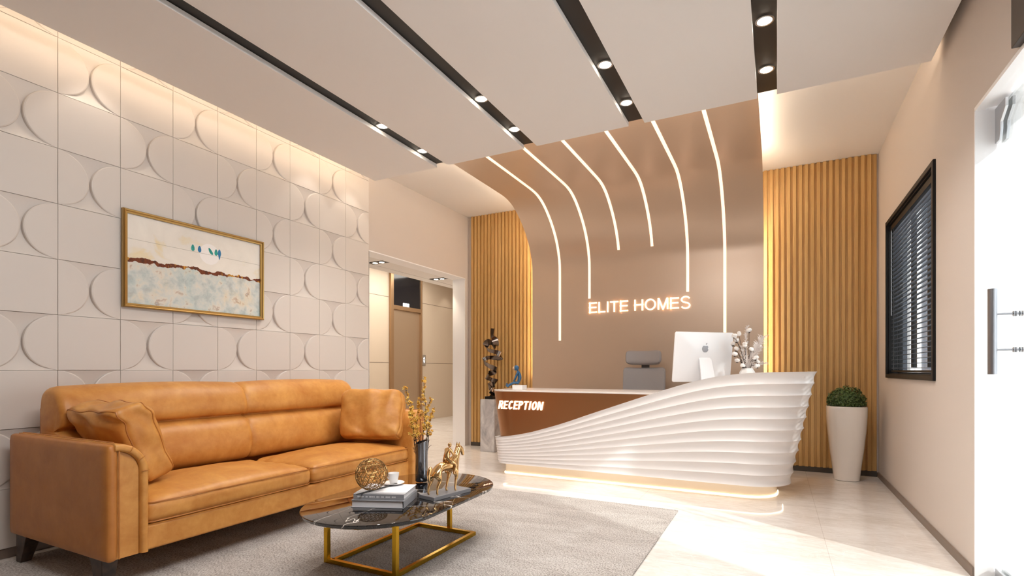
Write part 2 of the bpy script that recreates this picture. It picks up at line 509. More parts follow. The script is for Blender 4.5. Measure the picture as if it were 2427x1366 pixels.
# ------------------------------------------------------------------ suspended ceiling boards, strips, downlights
SX = [(-3.405, -2.688), (-2.573, -1.829), (-1.716, -.973), (-.857, -.114), (.001, .801)]
SL = ['beside the tiled wall', 'second from the tiled wall', 'in the middle of the five', 'fourth from the tiled wall', 'beside the door wall']
for (x0, x1), l in zip(SX, SL):
    o = MB().box(x0, x1, -2.2, 3.80, 2.80, 2.83)
    if x1 > .5: o.box(x1-.012, x1-.001, -2.2, 3.79, 2.829, 3.028)  # unseen upstand added to stop strip light leaking down the wall gap
    o = o.build('ceiling_panel', m_slab, bevel=.001, bseg=1)
    tag(o, 'flat pale suspended ceiling panel, '+l, 'ceiling panel', 'suspended ceiling panels')
GX = [(-2.688, -2.573), (-1.829, -1.716), (-.973, -.857), (-.114, .001)]
GL = ['black strip nearest the tiled wall', 'second black strip from the tiled wall', 'third black strip from the tiled wall', 'black strip nearest the door wall']
for (x0, x1), l in zip(GX, GL):
    o = MB().box(x0-.03, x1+.03, -2.2, 3.795, 2.832, 2.842).build('ceiling_strip', m_blackstrip)
    tag(o, l+', recessed between ceiling panels', 'ceiling strip', 'black strips between the ceiling panels')
# hanger rods keep the panels up
def downlight(x, y, label):
    t = thing('downlight', label, 'downlight', (x, y, 2.832), 'downlights in the black strips')
    ring = MB(); n = 28
    ring.loft([[(x+r*math.cos(2*PI*k/n), y+r*math.sin(2*PI*k/n), 2.832+z) for k in range(n)] for r, z in ((.046, 0), (.046, -.004), (.036, -.005), (.033, -.001))], True, False)
    ring.build('trim_ring', m_steel, t, smooth=40)
    MB().lathe([(.0335, -.0012), (.030, -.007), (.020, -.0105), (.002, -.012)], (x, y, 2.832), 24, caps=True).build('lens', m_lens, t, smooth=40)
    l = light('lamp', 'SPOT', (x, y, 2.812), 27, (1, .95, .89), (0, 0, -1), spot_size=math.radians(115), spot_blend=.7, shadow_soft_size=.03)
    l.parent = t; l.location = (0, 0, -.020)
    return t
for gi, (x0, x1) in enumerate(GX):
    for y, near in ((3.02, 'nearer us'), (3.515, 'farther off')):
        downlight((x0+x1)/2, y, 'round lit downlight in the %s, the one %s' % (GL[gi], near))
# cove: LED profile on the upper face of the boards along the tiled wall and along the front edge
def strip(name, label, a, b, mat=m_ledcove, h=.012):
    x0, y0, x1, y1 = a[0], a[1], b[0], b[1]
    o = MB().box(min(x0, x1)-.006, max(x0, x1)+.006, min(y0, y1)-.006, max(y0, y1)+.006, a[2], a[2]+h).build(name, mat)
    return tag(o, label, 'light strip')
strip('cove_light', 'warm cove light strip hidden above the ceiling panel by the tiled wall', (-3.393, -2.0, 2.831), (-3.393, 3.78, 2.831), h=.03)
for x0, x1 in SX:
    strip('cove_light', 'warm light strip above far edge of panel, %s' % SL[SX.index((x0, x1))], (x0+.03, 3.72, 2.832), (x1-.03, 3.72, 2.832), mat=m_ledfront)
for y, in ((1.62,), (3.2,), (3.70,), (.6,)):
    light('cove_spot', 'SPOT', (-3.44, y, 3.0), 5.5, (1, .90, .78), (.06, 0, -1), spot_size=math.radians(72), spot_blend=.3, shadow_soft_size=.02)

# ------------------------------------------------------------------ slat walls
def slats(x0, x1, label, phase):
    t = thing('slat_panel', label, 'slat panel', ((x0+x1)/2, YB-.02, 0), 'oak slat panels on the back wall')
    mb = MB(); mb.box(x0, x1, YB-.014, YB-.001, .05, 3.029)
    per = .0515; x = x0+phase
    while x+.030 < x1:
        mb.box(x, x+.030, YB-.034, YB-.013, .05, 3.029); x += per
    mb.build('slats', m_wood, t, bevel=.0012, bseg=1)
    MB().box(x0, x1, YB-.03, YB-.001, 0, .05).build('plinth_rail', m_base2, t)
    return t
slats(XL+.05, -2.45, 'vertical oak slat panel left of the brown feature panel', .006)
slats(-.28, XR-.015, 'vertical oak slat panel right of the brown feature panel, behind the potted bush', .01)

# ------------------------------------------------------------------ brown feature panel that curves up into the ceiling
PF = [(5.75, .02), (5.75, 1.0), (5.75, 2.17), (5.738, 2.30), (5.70, 2.415), (5.64, 2.522), (5.56, 2.62), (5.46, 2.71), (5.355, 2.785), (5.27, 2.834), (5.175, 2.873), (5.09, 2.892), (5.0, 2.90), (4.5, 2.902), (3.70, 2.902)]
def smooth_prof(P, n=10):
    out = []
    for i in range(len(P)-1):
        p0 = P[max(i-1, 0)]; p1 = P[i]; p2 = P[i+1]; p3 = P[min(i+2, len(P)-1)]
        straight = i < 2 or i >= len(P)-3
        for k in range(n):
            u = k/n
            if straight: out.append((p1[0]+(p2[0]-p1[0])*u, p1[1]+(p2[1]-p1[1])*u))
            else:
                f = lambda a, b, c, d: .5*((2*b)+(-a+c)*u+(2*a-5*b+4*c-d)*u*u+(-a+3*b-3*c+d)*u**3)
                out.append(tuple(f(p0[q], p1[q], p2[q], p3[q]) for q in (0, 1)))
    return out+[P[-1]]
def resample(P, step):
    out = [P[0]]; acc = 0.0
    for a, b in zip(P, P[1:]):
        L = math.hypot(b[0]-a[0], b[1]-a[1]); d = step-acc
        while d <= L:
            out.append((a[0]+(b[0]-a[0])*d/L, a[1]+(b[1]-a[1])*d/L)); d += step
        acc = (acc+L) % step
    return out
_d = resample(smooth_prof(PF, 8), .025)
PROF = []
for i in range(len(_d)):
    sx_ = sy_ = sw_ = 0
    for k in range(-9, 10):
        j = i+k; g = math.exp(-(k/4.5)**2)
        q = _d[j] if 0 <= j < len(_d) else ((2*_d[0][0]-_d[-j][0], 2*_d[0][1]-_d[-j][1]) if j < 0 else tuple(2*_d[-1][m]-_d[2*len(_d)-2-j][m] for m in (0, 1)))
        sx_ += g*q[0]; sy_ += g*q[1]; sw_ += g
    PROF.append((sx_/sw_, sy_/sw_))
def prof_off(P, d):
    out = []
    for i, p in enumerate(P):
        a = Vector(P[max(i-1, 0)]); b = Vector(P[min(i+1, len(P)-1)]); t_ = (b-a).normalized()
        nrm = Vector((t_.y, -t_.x))      # points to the back / up
        out.append((p[0]+nrm.x*d, p[1]+nrm.y*d))
    return out
fx0, fx1 = -2.656, -.116
fp = thing('feature_panel', 'brown curved panel behind the desk, sweeping up into the ceiling with light lines', 'wall panel', ((fx0+fx1)/2, 5.75, 0))
back = prof_off(PROF, .03)
mb = MB()
n = len(PROF)
mb.loft([[(fx0, *p) for p in PROF+back[::-1]], [(fx1, *p) for p in PROF+back[::-1]]], True, False)
# side caps as quads
for x, base in ((fx0, 0), (fx1, 2*n)):
    for i in range(n-1): mb.f.append((base+i, base+i+1, base+2*n-2-i, base+2*n-1-i))
mb.build('curved_sheet', m_bronze, fp, smooth=40)
LX = [(-2.297, 1.349), (-1.930, 1.828), (-1.579, 2.343), (-1.209, 2.345), (-.842, 1.831), (-.476, 1.349)]
frontp = prof_off(PROF, -.0035); inp = prof_off(PROF, .004)
for x, zend in LX:
    f2 = []; b2 = []
    for i in range(n):
        if PROF[i][1] >= zend: f2.append(frontp[i]); b2.append(inp[i])
    yy = frontp[0][0]
    if f2[0][1] > zend: f2.insert(0, (yy, zend)); b2.insert(0, (inp[0][0], zend))
    m2 = MB(); k = len(f2)
    m2.loft([[(x-.014, *p) for p in f2+b2[::-1]], [(x+.014, *p) for p in f2+b2[::-1]]], True, False)
    for base in (0, 2*k):
        for i in range(k-1): m2.f.append((base+i, base+i+1, base+2*k-2-i, base+2*k-1-i))
    m2.build('light_line', m_led, fp, smooth=40)
# LED profiles behind both edges of the panel
for x, s in ((fx0+.008, -1), (fx1-.008, 1)):
    bb = prof_off(PROF, .052)
    pts = [(x, *p) for p in bb if p[1] > .9]
    pts = [p for p in pts if p[1] > 3.75]
    MB().tube(pts, .006, 6).build('edge_light', m_ledpanel, fp)
for x in (fx0+.35, (fx0+fx1)/2, fx1-.35):      # battens fix the panel to wall and ceiling
    MB().box(x-.03, x+.03, 5.775, 5.897, .3, 2.2).build('batten', m_greydark, fp)
    MB().box(x-.03, x+.03, 3.9, 4.9, 2.925, 3.029).build('batten', m_greydark, fp)

# ------------------------------------------------------------------ lettering
def rect(x0, y0, x1, y1): return [(x0, y0), (x1, y0), (x1, y1), (x0, y1)]
def ribbon(pts, th):
    out = []; L = []; R = []
    for i, p in enumerate(pts):
        a = Vector(pts[max(i-1, 0)]); b = Vector(pts[min(i+1, len(pts)-1)]); d = (b-a).normalized(); nn = Vector((-d.y, d.x))*th/2
        L.append((p[0]+nn.x, p[1]+nn.y)); R.append((p[0]-nn.x, p[1]-nn.y))
    for i in range(len(pts)-1): out.append([R[i], R[i+1], L[i+1], L[i]])
    return out
def arc(cx, cy_, rx, ry, a0, a1, n=20): return [(cx+rx*math.cos(math.radians(a0+(a1-a0)*k/n)), cy_+ry*math.sin(math.radians(a0+(a1-a0)*k/n))) for k in range(n+1)]
def glyph(ch, w_, th):
    h = th/2
    if ch == 'E': return [rect(0, 0, th, 1), rect(0, 0, w_, th), rect(0, 1-th, w_, 1), rect(0, .52-h, w_*.93, .52+h)]
    if ch == 'L': return [rect(0, 0, th, 1), rect(0, 0, w_, th)]
    if ch == 'I': return [rect(w_/2-h, 0, w_/2+h, 1)]
    if ch == 'T': return [rect(w_/2-h, 0, w_/2+h, 1), rect(0, 1-th, w_, 1)]
    if ch == 'H': return [rect(0, 0, th, 1), rect(w_-th, 0, w_, 1), rect(0, .53-h, w_, .53+h)]
    if ch == 'O': return ribbon(arc(w_/2, .5, w_/2-h, .515-h, 0, 360, 36), th)
    if ch == 'C': return ribbon(arc(w_/2, .5, w_/2-h, .515-h, 40, 320, 30), th)
    if ch == 'M': return [rect(0, 0, th, 1), rect(w_-th, 0, w_, 1), [(th*.2, 1), (th*1.35, 1), (w_/2+h*1.1, 0), (w_/2-h*1.1, 0)], [(w_-th*1.35, 1), (w_-th*.2, 1), (w_/2+h*1.1, 0), (w_/2-h*1.1, 0)]]
    if ch == 'N': return [rect(0, 0, th, 1), rect(w_-th, 0, w_, 1), [(0, 1), (th*1.2, 1), (w_, 0), (w_-th*1.2, 0)]]
    if ch == 'S':
        r = .2725
        p = arc(w_/2, .515+r-h*.1-.02, w_/2-h, r-h*.45, 20, 270, 22)[:-1]+arc(w_/2, .485-r+h*.1+.02, w_/2-h, r-h*.45, 90, -160, 22)
        return ribbon(p, th)
    if ch in 'PR':
        q = [rect(0, 0, th, 1)]+ribbon([(0, 1-h), (w_*.55, 1-h)]+arc(w_*.55, .74, w_*.45-h, .26-h, 90, -90, 14)+[(0, .48+h)], th)
        if ch == 'R': q.append([(w_*.42, .5), (w_*.42+th*1.1, .5), (w_, 0), (w_-th*1.1, 0)])
        return q
def lettering(text, widths, gaps, space, th, height, total, origin_, xdir, updir, depth, root, mat, shear=0.0, pname='letter'):
    O = Vector(origin_); X = Vector(xdir).normalized(); U = Vector(updir).normalized(); N_ = X.cross(U).normalized()
    adv = 0; items = []
    for ch in text:
        if ch == ' ': adv += space; continue
        items.append((ch, adv)); adv += widths[ch]+gaps
    adv -= gaps
    sx = total/adv
    for ch, a in items:
        m = MB()
        for poly in glyph(ch, widths[ch], th):
            def P(d): return lambda x, y: O+X*((a+x)*sx+shear*y*height)+U*(y*height)+N_*d
            m.prism(poly, P(0), P(depth))
        m.build(pname, mat, root)
sg = thing('wall_lettering', 'lit letters reading ELITE HOMES on the brown feature panel', 'sign', (-1.37, 5.749, 1.655))
WD = dict(E=.78, L=.68, I=.16, T=.80, H=.82, O=1.02, M=.96, S=.84)
lettering('ELITE HOMES', WD, .17, .44, .125, .122, 1.117, (-1.93, 5.7495, 1.657), (1, 0, 0), (0, 0, 1), .018, sg, m_sign)

# ------------------------------------------------------------------ reception desk
def interp(x, T):
    if x <= T[0][0]: return T[0][1]
    for (a, va), (b, vb) in zip(T, T[1:]):
        if x <= b:
            return va+(vb-va)*(x-a)/(b-a)
    return T[-1][1]
WAVE0 = [(-2.6, .340), (-2.433, .351), (-2.23, .380), (-2.029, .422), (-1.714, .518), (-1.415, .627), (-1.134, .726), (-.870, .819), (-.620, .900), (-.441, .946), (-.269, .971), (-.104, .984), (.05, .988), (.6, .988)]
def wave(x):
    s_ = 0; w_ = 0
    for k in range(-6, 7):
        g = math.exp(-(k/3.2)**2); s_ += g*interp(x+k*.03, WAVE0); w_ += g
    return s_/w_
ZB = .112
def plan(x0, x1, yf, yb, rl, rr, nstep=150, nc=14):
    """left side, rounded corner, front, rounded corner, right side: list of (x, y, nx, ny)"""
    P = []
    for k in range(6): P.append((x0, yb+(yf+rl-yb)*k/6, -1, 0))
    for k in range(nc):
        a = PI+PI/2*k/nc; P.append((x0+rl+rl*math.cos(a), yf+rl+rl*math.sin(a), math.cos(a), math.sin(a)))
    for k in range(nstep): P.append((x0+rl+(x1-rr-x0-rl)*k/nstep, yf, 0, -1))
    for k in range(nc+8):
        a = -PI/2+PI/2*k/(nc+8); P.append((x1-rr+rr*math.cos(a), yf+rr+rr*math.sin(a), math.cos(a), math.sin(a)))
    for k in range(7): P.append((x1, yf+rr+(yb-yf-rr)*k/6, 1, 0))
    return P
def lean(p): return .195*max(p[2], 0)**1.2+.09*max(-p[3], 0)+.11*max(-p[2], 0)
dk = thing('reception_desk', 'white reception desk with wavy ribbed front, bronze left end and glowing base', 'reception desk', (-1.15, 4.6, 0))
PL = plan(-2.405, .088, 4.355, 4.98, .10, .30)
NB, SUB = 10, 9
rows = []
for iv in range(NB*SUB+1):
    row = []
    fr = (iv % SUB)/SUB; v = iv/(NB*SUB)
    for p in PL:
        zt = wave(p[0]) if p[0] < .2 else .988
        z = ZB+(zt-ZB)*v
        bh = (zt-ZB)/NB
        off = lean(p)*(z-ZB)+min(.15*bh, .0115+.009*max(p[2], 0))*(1-math.sin(PI*fr)**.8)
        row.append((p[0]+p[2]*off, p[1]+p[3]*off, z))
    rows.append(row)
mb = MB(); mb.loft(rows, False, False)
inner_t = []; inner_b = []
for p in PL:
    zt = wave(p[0]) if p[0] < .2 else .988
    o_ = lean(p)*(zt-ZB)-.03
    inner_t.append((p[0]+p[2]*o_, p[1]+p[3]*o_, zt)); inner_b.append((p[0]-p[2]*.04, p[1]-p[3]*.04, ZB))
mb.loft([rows[-1], inner_t], False, False); mb.loft([inner_t, inner_b], False, False); mb.loft([inner_b, rows[0]], False, False)
mb.build('wavy_front', m_white, dk, smooth=38)
# bronze upper part at the left end
P2 = [p for p in plan(-2.385, .0, 4.375, 4.95, .17, .2) if p[0] < -.62]
def brow(z): return [(p[0]+p[2]*lean(p)*(z-ZB)*1.0, p[1]+p[3]*lean(p)*(z-ZB), z) for p in P2]
mb = MB(); mb.loft([brow(.2+.598*k/8) for k in range(9)], False, False)
ins = [[(q[0]-p[2]*.02, q[1]-p[3]*.02, q[2]) for p, q in zip(P2, r)] for r in (brow(.798), brow(.2))]
mb.loft([brow(.798), ins[0], ins[1], brow(.2)], False, False)
mb.build('bronze_front', m_bronze2, dk, smooth=40)
# counter
P3 = plan(-2.385, -.02, 4.375, 4.99, .17, .2)
def crow(z, e): return [(p[0]+p[2]*(lean(p)*(z-ZB)*(.0 if p[2] > 0.02 else 1)+e), p[1]+p[3]*(lean(p)*(z-ZB)+e), z) for p in P3]
mb = MB(); mb.loft([crow(.7985, -.006), crow(.7985, .0005), crow(.8095, .0005), crow(.811, -.001)], True, True)
mb.build('counter_top', m_counter, dk, smooth=30)
# plinth, soffit, hidden LED
PP = plan(-2.43+.06, .0, 4.49, 4.92, .02, .24)
mb = MB(); mb.loft([[(p[0], p[1], 0) for p in PP], [(p[0], p[1], ZB) for p in PP]], True, True)
mb.build('plinth', m_plinth, dk, smooth=40)
mb = MB(); mb.loft([[(p[0]-p[2]*.01, p[1]-p[3]*.01, ZB+.002) for p in PL], [(p[0]-p[2]*.01, p[1]-p[3]*.01, ZB+.014) for p in PL]], True, True)
mb.build('underside', m_white, dk)
pts = [(p[0]-p[2]*.045, p[1]-p[3]*.045, ZB-.006) for p in PL[4:-3]]
MB().tube(pts, .003, 6).build('light_strip', m_ledhot, dk)
pts = [(p[0]+p[2]*.008, p[1]+p[3]*.008, .005) for p in PP[3:-3]]
MB().tube(pts, .004, 6).build('light_strip', m_ledbase, dk)
MB().box(-2.28, -.15, 4.9, 4.94, ZB, .79).build('back_panel', m_counter, dk)
# RECEPTION letters on the bronze
rs = thing('desk_lettering', 'lit slanted letters reading RECEPTION on the bronze desk end', 'sign', (-2.12, 4.32, .63))
yt = lambda z: 4.375-.09*(z-ZB)-.001
WR = dict(R=.52, E=.46, C=.52, P=.48, T=.52, I=.24, O=.56, N=.60)
lettering('RECEPTION', WR, .115, .2, .15, .078, .452, (-2.352, yt(.634), .634), (1, 0, 0), (0, -.09, 1), .012, rs, m_sign, shear=.24)

# ------------------------------------------------------------------ on and behind the desk
ZT = .811
# office chair
ch = thing('office_chair', 'grey high-back office chair with headrest behind the desk', 'chair', (-1.22, 5.25, 0))
def chair():
    def back(P, u): P.y += .06*(u.x**2)*-1; return P
    v, f = rbox(.215, .045, .29, .04, 12, fn=back)
    Rm = Matrix.Rotation(math.radians(-6), 4, 'X')
    mk('backrest', [tuple(Rm @ p+Vector((-1.215, 5.40, .735))) for p in v], f, m_grey, ch, smooth=40)
    v, f = rbox(.18, .05, .073, .045, 12, fn=back)
    mk('headrest', [tuple(Rm @ p+Vector((-1.215, 5.39, 1.125))) for p in v], f, m_grey, ch, smooth=40)
    MB().box(-1.255, -1.175, 5.42, 5.44, .98, 1.10).build('headrest_bracket', m_greydark, ch, bevel=.004)
    v, f = rbox(.24, .24, .05, .045, 10)
    mk('seat', [tuple(p+Vector((-1.215, 5.20, .47))) for p in v], f, m_grey, ch, smooth=40)
    MB().box(-1.25, -1.18, 5.42, 5.47, .40, .9).box(-1.25, -1.18, 5.2, 5.46, .40, .42).build('back_bracket', m_greydark, ch, bevel=.006)
    MB().lathe([(.028, .08), (.028, .25), (.02, .25), (.02, .42)], (-1.215, 5.20, 0), 16).build('gas_lift', m_steel, ch, smooth=40)
    b = MB()
    for k in range(5):
        a = 2*PI*k/5+.3; d = Vector((math.cos(a), math.sin(a), 0)); c = Vector((-1.215, 5.20, .085))
        b.obox(c+d*.14, (d, d.cross(Vector((0, 0, 1))), (0, 0, 1)), (.14, .022, .015))
    b.build('star_base', m_greydark, ch, bevel=.005)
    for k in range(5):
        a = 2*PI*k/5+.3; p = Vector((-1.215+.27*math.cos(a), 5.20+.27*math.sin(a), .033))
        d = Vector((-math.sin(a), math.cos(a), 0))
        MB().tube([p-d*.02, p+d*.02], .033, 14).tube([p, p+Vector((0, 0, .05))], .008, 6).build('caster', m_blackmetal, ch, smooth=40)
    for s in (-1, 1):
        MB().box(-1.215+s*.27-.02, -1.215+s*.27+.02, 5.08, 5.36, .655, .68).box(-1.215+s*.27-.015, -1.215+s*.27+.015, 5.2, 5.26, .46, .66).box(-1.215+min(0, s*.27), -1.215+max(0, s*.27), 5.21, 5.25, .41, .43).build('armrest', m_greydark, ch, bevel=.006)
chair()
# computer seen from behind
def computer():
    c0 = Vector((-.575, 4.78, ZT))
    ya = math.radians(40); tilt = math.radians(7)
    t = thing('computer', 'white all-in-one computer seen from behind on the reception counter', 'computer', c0)
    Rz = Matrix.Rotation(ya, 4, 'Z'); Rt = Matrix.Rotation(tilt, 4, 'X')
    cz = .302
    def tf(p): return Rz @ (Rt @ Vector(p)+Vector((0, 0, cz)))+c0
    hw, hh = .283, .218
    def outline(d, y, r):
        pts = []
        for cx_, cz_, a0 in ((hw-r, hh-r, 0), (-hw+r, hh-r, 90), (-hw+r, -hh+r, 180), (hw-r, -hh+r, 270)):
            for k in range(7):
                a = math.radians(a0+15*k); pts.append((cx_*d+r*d*math.cos(a), y, cz_*d+r*d*math.sin(a)))
        return pts
    m = MB(); m.loft([[tf(p) for p in outline(1, .0, .018)], [tf(p) for p in outline(1, -.006, .018)], [tf(p) for p in outline(.985, -.012, .018)], [tf(p) for p in outline(.8, -.022, .03)], [tf(p) for p in outline(.4, -.03, .06)]], True, True)
    m.build('housing', m_comp, t, smooth=30)
    MB().loft([[tf(p) for p in outline(.97, .0005, .012)], [tf(p) for p in outline(.97, .002, .012)]], True, True).build('screen', m_screen, t)
    # stand: bent plate with a cable hole
    st = MB(); wt, wb_ = .05, .085
    prof = [(-.024, .30), (-.045, .28), (-.075, .16), (-.098, .03), (-.10, .012), (-.09, .004)]
    rings = []
    for i, (y, z) in enumerate(prof):
        ww = wt+(wb_-wt)*i/(len(prof)-1)
        rings.append([Rz @ Vector((-ww, y, z))+c0, Rz @ Vector((ww, y, z))+c0, Rz @ Vector((ww, y+.012, z))+c0, Rz @ Vector((-ww, y+.012, z))+c0])
    st.loft(rings, True, True)
    fo = [(-.085, -.10), (.085, -.10), (.085, .10), (-.085, .10)]
    st.prism(fo, lambda x, y: Rz @ Vector((x, y, .0))+c0, lambda x, y: Rz @ Vector((x, y, .008))+c0)
    st.build('stand', m_comp, t, bevel=.003)
    h = MB(); ctr = Vector((0, -.0865, .095)); nrm = Vector((0, -.985, -.17)).normalized(); a1 = Vector((1, 0, 0)); a2 = nrm.cross(a1)
    n_ = 24; rr = []
    for r, d in ((.026, .001), (.026, .003), (.021, .003), (.0205, .0012)):
        rr.append([Rz @ (ctr+a1*r*math.cos(2*PI*k/n_)+a2*r*math.sin(2*PI*k/n_)+nrm*d)+c0 for k in range(n_)])
    h.loft(rr, True, False); h.f.append(tuple(range(3*n_, 4*n_)))
    h.build('cable_hole', m_trim, t, smooth=40)
    # emblem: bitten fruit with a leaf
    e = MB(); S = .034
    body = []
    for k in range(60):
        a = 2*PI*k/60+PI/2
        r = 1+.10*math.cos(2*a)*-1*.2+.0
        x = math.cos(a)*.92; z = math.sin(a)
        z = z*(.95 if z > 0 else 1.0); x = x*(1.0 if z > -.2 else 1-.16*(abs(z)-.2))
        if z > .6 and abs(x) < .5: z -= .22*(1-(abs(x)/.5)**2)
        if z < -.7 and abs(x) < .35: z += .10*(1-(abs(x)/.35)**2)
        # bite on one side
        dx, dz = x-1.12, z-.12
        d = math.hypot(dx, dz)
        if d < .42: x, z = 1.12+dx/d*.42, .12+dz/d*.42
        body.append((x*S, z*S))
    lf = []
    for k in range(9): a = PI*k/8; lf.append((S*(.08+.38*k/8), S*(1.02+.42*k/8+.17*math.sin(a))))
    for k in range(7, 0, -1): a = PI*k/8; lf.append((S*(.08+.38*k/8), S*(1.02+.42*k/8-.17*math.sin(a))))
    for poly in (body, lf):
        e.prism(poly, lambda x, z: tf((x, -.0295, z+.075)), lambda x, z: tf((x, -.0315, z+.075)))
    e.build('emblem', m_logo, t)
computer()

# cotton in a white faceted vase
def cotton():
    c = Vector((-.225, 4.86, ZT))
    t = thing('cotton_arrangement', 'dried cotton stems and feather grass in a small white faceted vase beside the computer', 'flower vase', c)
    MB().lathe([(.045, 0), (.062, .03), (.062, .17), (.042, .205), (.034, .205), (.034, .19), (.0, .18)], c, 8).build('vase', m_ceramic, t, bevel=.002)
    rnd = random.Random(3)
    px = 1/250.0
    balls = [(-.148, .335), (-.115, .295), (-.128, .265), (-.09, .36), (-.02, .385), (-.115, .215), (-.06, .255), (-.155, .165), (-.12, .11), (-.075, .06), (.005, .21), (.03, .13), (.055, .10), (.085, .24), (.05, .06), (.07, .14)]
    R = Vector((math.cos(.47), math.sin(.47), 0)); D = Vector((-math.sin(.47), math.cos(.47), 0))
    st = MB()
    for i, (a, z) in enumerate(balls):
        p = c+R*(a+.025)+D*rnd.uniform(-.06, .06)+Vector((0, 0, .19+z*.92-.02))
        b0 = c+Vector((rnd.uniform(-.02, .02), rnd.uniform(-.02, .02), .17))
        mid = b0.lerp(p, .55)+Vector((0, 0, .03))
        st.tube([b0, mid, p], [.0028, .002, .0016], 5)
        m = MB()
        for k in range(5):
            d = Vector((rnd.uniform(-1, 1), rnd.uniform(-1, 1), rnd.uniform(-.6, 1))).normalized()*.009
            m.sphere(p+d, .0155, 12, 8)
        bl = m.build('cotton_boll', m_cotton, t, smooth=60)
        MB().lathe([(.002, -.022), (.008, -.019), (.010, -.013)], p, 6, caps=False).build('calyx', m_twig, bl)
    st.build('stems', m_twig, t, smooth=60)
    g = MB()
    def plume(b0, b1, tip, L, nb):
        for k in range(nb):
            u = k/nb
            p = b0.lerp(b1, u).lerp(b1.lerp(tip, u), u)
            a = p; ang = rnd.uniform(0, 2*PI)
            dr = (tip-b0).normalized()*.8+Vector((math.cos(ang), math.sin(ang)*.8, rnd.uniform(-.3, .3)))*.7
            e = a+dr.normalized()*L*rnd.uniform(.6, 1.1); m_ = a.lerp(e, .5)+Vector((0, 0, .006)); e.z -= .01
            wv = dr.cross(D).normalized()*.0026
            g.add([a-wv, a+wv, m_+wv, e, m_-wv], [(0, 1, 2, 4), (4, 2, 3)])
    base = c+Vector((.0, 0, .19))
    plume(base, base+R*-.02+Vector((0, 0, .2)), base+R*.0+Vector((0, 0, .37)), .05, 110)
    plume(base, base+R*.05+Vector((0, 0, .14)), base+R*.13+Vector((0, 0, .27)), .075, 220)
    plume(base, base+R*.03+Vector((0, 0, .10)), base+R*.10+Vector((0, 0, .17)), .07, 180)
    plume(base, base+R*.06+Vector((0, 0, .05)), base+R*.14+Vector((0, 0, .05)), .06, 90)
    plume(base, base+R*-.05+Vector((0, 0, .10)), base+R*-.04+Vector((0, 0, .20)), .05, 70)
    o = g.build('feather_grass', m_feather, t)
cotton()

# seated blue figurine on a white block
def figurine():
    c = Vector((-2.243, 4.54, ZT))
    blk = MB().box(c.x-.048, c.x+.062, c.y-.05, c.y+.05, ZT, ZT+.043).build('display_block', m_ceramic, bevel=.002)
    tag(blk, 'small white block on the counter under the blue figurine', 'block')
    z0 = ZT+.043
    t = thing('seated_figurine', 'blue seated figurine with tan face on a white block at the desk end', 'figurine', (c.x, c.y, z0))
    F = Vector((-.93, -.36, 0)); S = Vector((.36, -.93, 0)); U = Vector((0, 0, 1))
    b = Vector((c.x+.01, c.y, z0))
    P = lambda f, s, u: tuple(b+F*f+S*s+U*u)
    torso = ([P(0, 0, .024), P(.0, 0, .06), P(.004, 0, .10), P(.016, 0, .128), P(.026, 0, .145)], [.022, .021, .018, .014, .010])
    chains = [torso]
    for s in (-1, 1):
        chains.append(([P(0, 0, .024), P(.018, s*.016, .02), P(.055, s*.02, .024), P(.092, s*.022, .003 if s > 0 else .01), P(.118, s*.024, -.018 if s > 0 else -.005)], [.022, .016, .013, .010, .009]))
        chains.append(([P(.118, s*.024, -.018 if s > 0 else -.005), P(.136, s*.026, .004 if s > 0 else .018)], [.009, .007]))
        chains.append(([P(.016, 0, .128), P(.018, s*.026, .12), P(.036, s*.032, .085), P(.05, s*.03, .05), P(.062, s*.022, .036)], [.014, .011, .008, .007, .006]))
    v, f = skin(chains, 2); mk('body', v, f, m_blue, t, smooth=60)
    hd = Vector(P(.034, 0, .166))
    MB().sphere(hd, .027, 18, 12, (1, .92, 1)).build('hood', m_blue, t, smooth=60)
    MB().sphere(hd+F*.019+U*-.002, .018, 16, 10, (1, 1, 1.05)).sphere(hd+F*.036+U*-.004, .005, 8, 6).build('face', m_tan, t, smooth=60)
figurine()

# ------------------------------------------------------------------ rug
o = MB().box(-3.55, -.621, -1.4, 3.795, .0008, .011).build('rug', m_rug, bevel=.003)
tag(o, 'large grey-beige woven rug under the sofa and coffee table', 'rug')

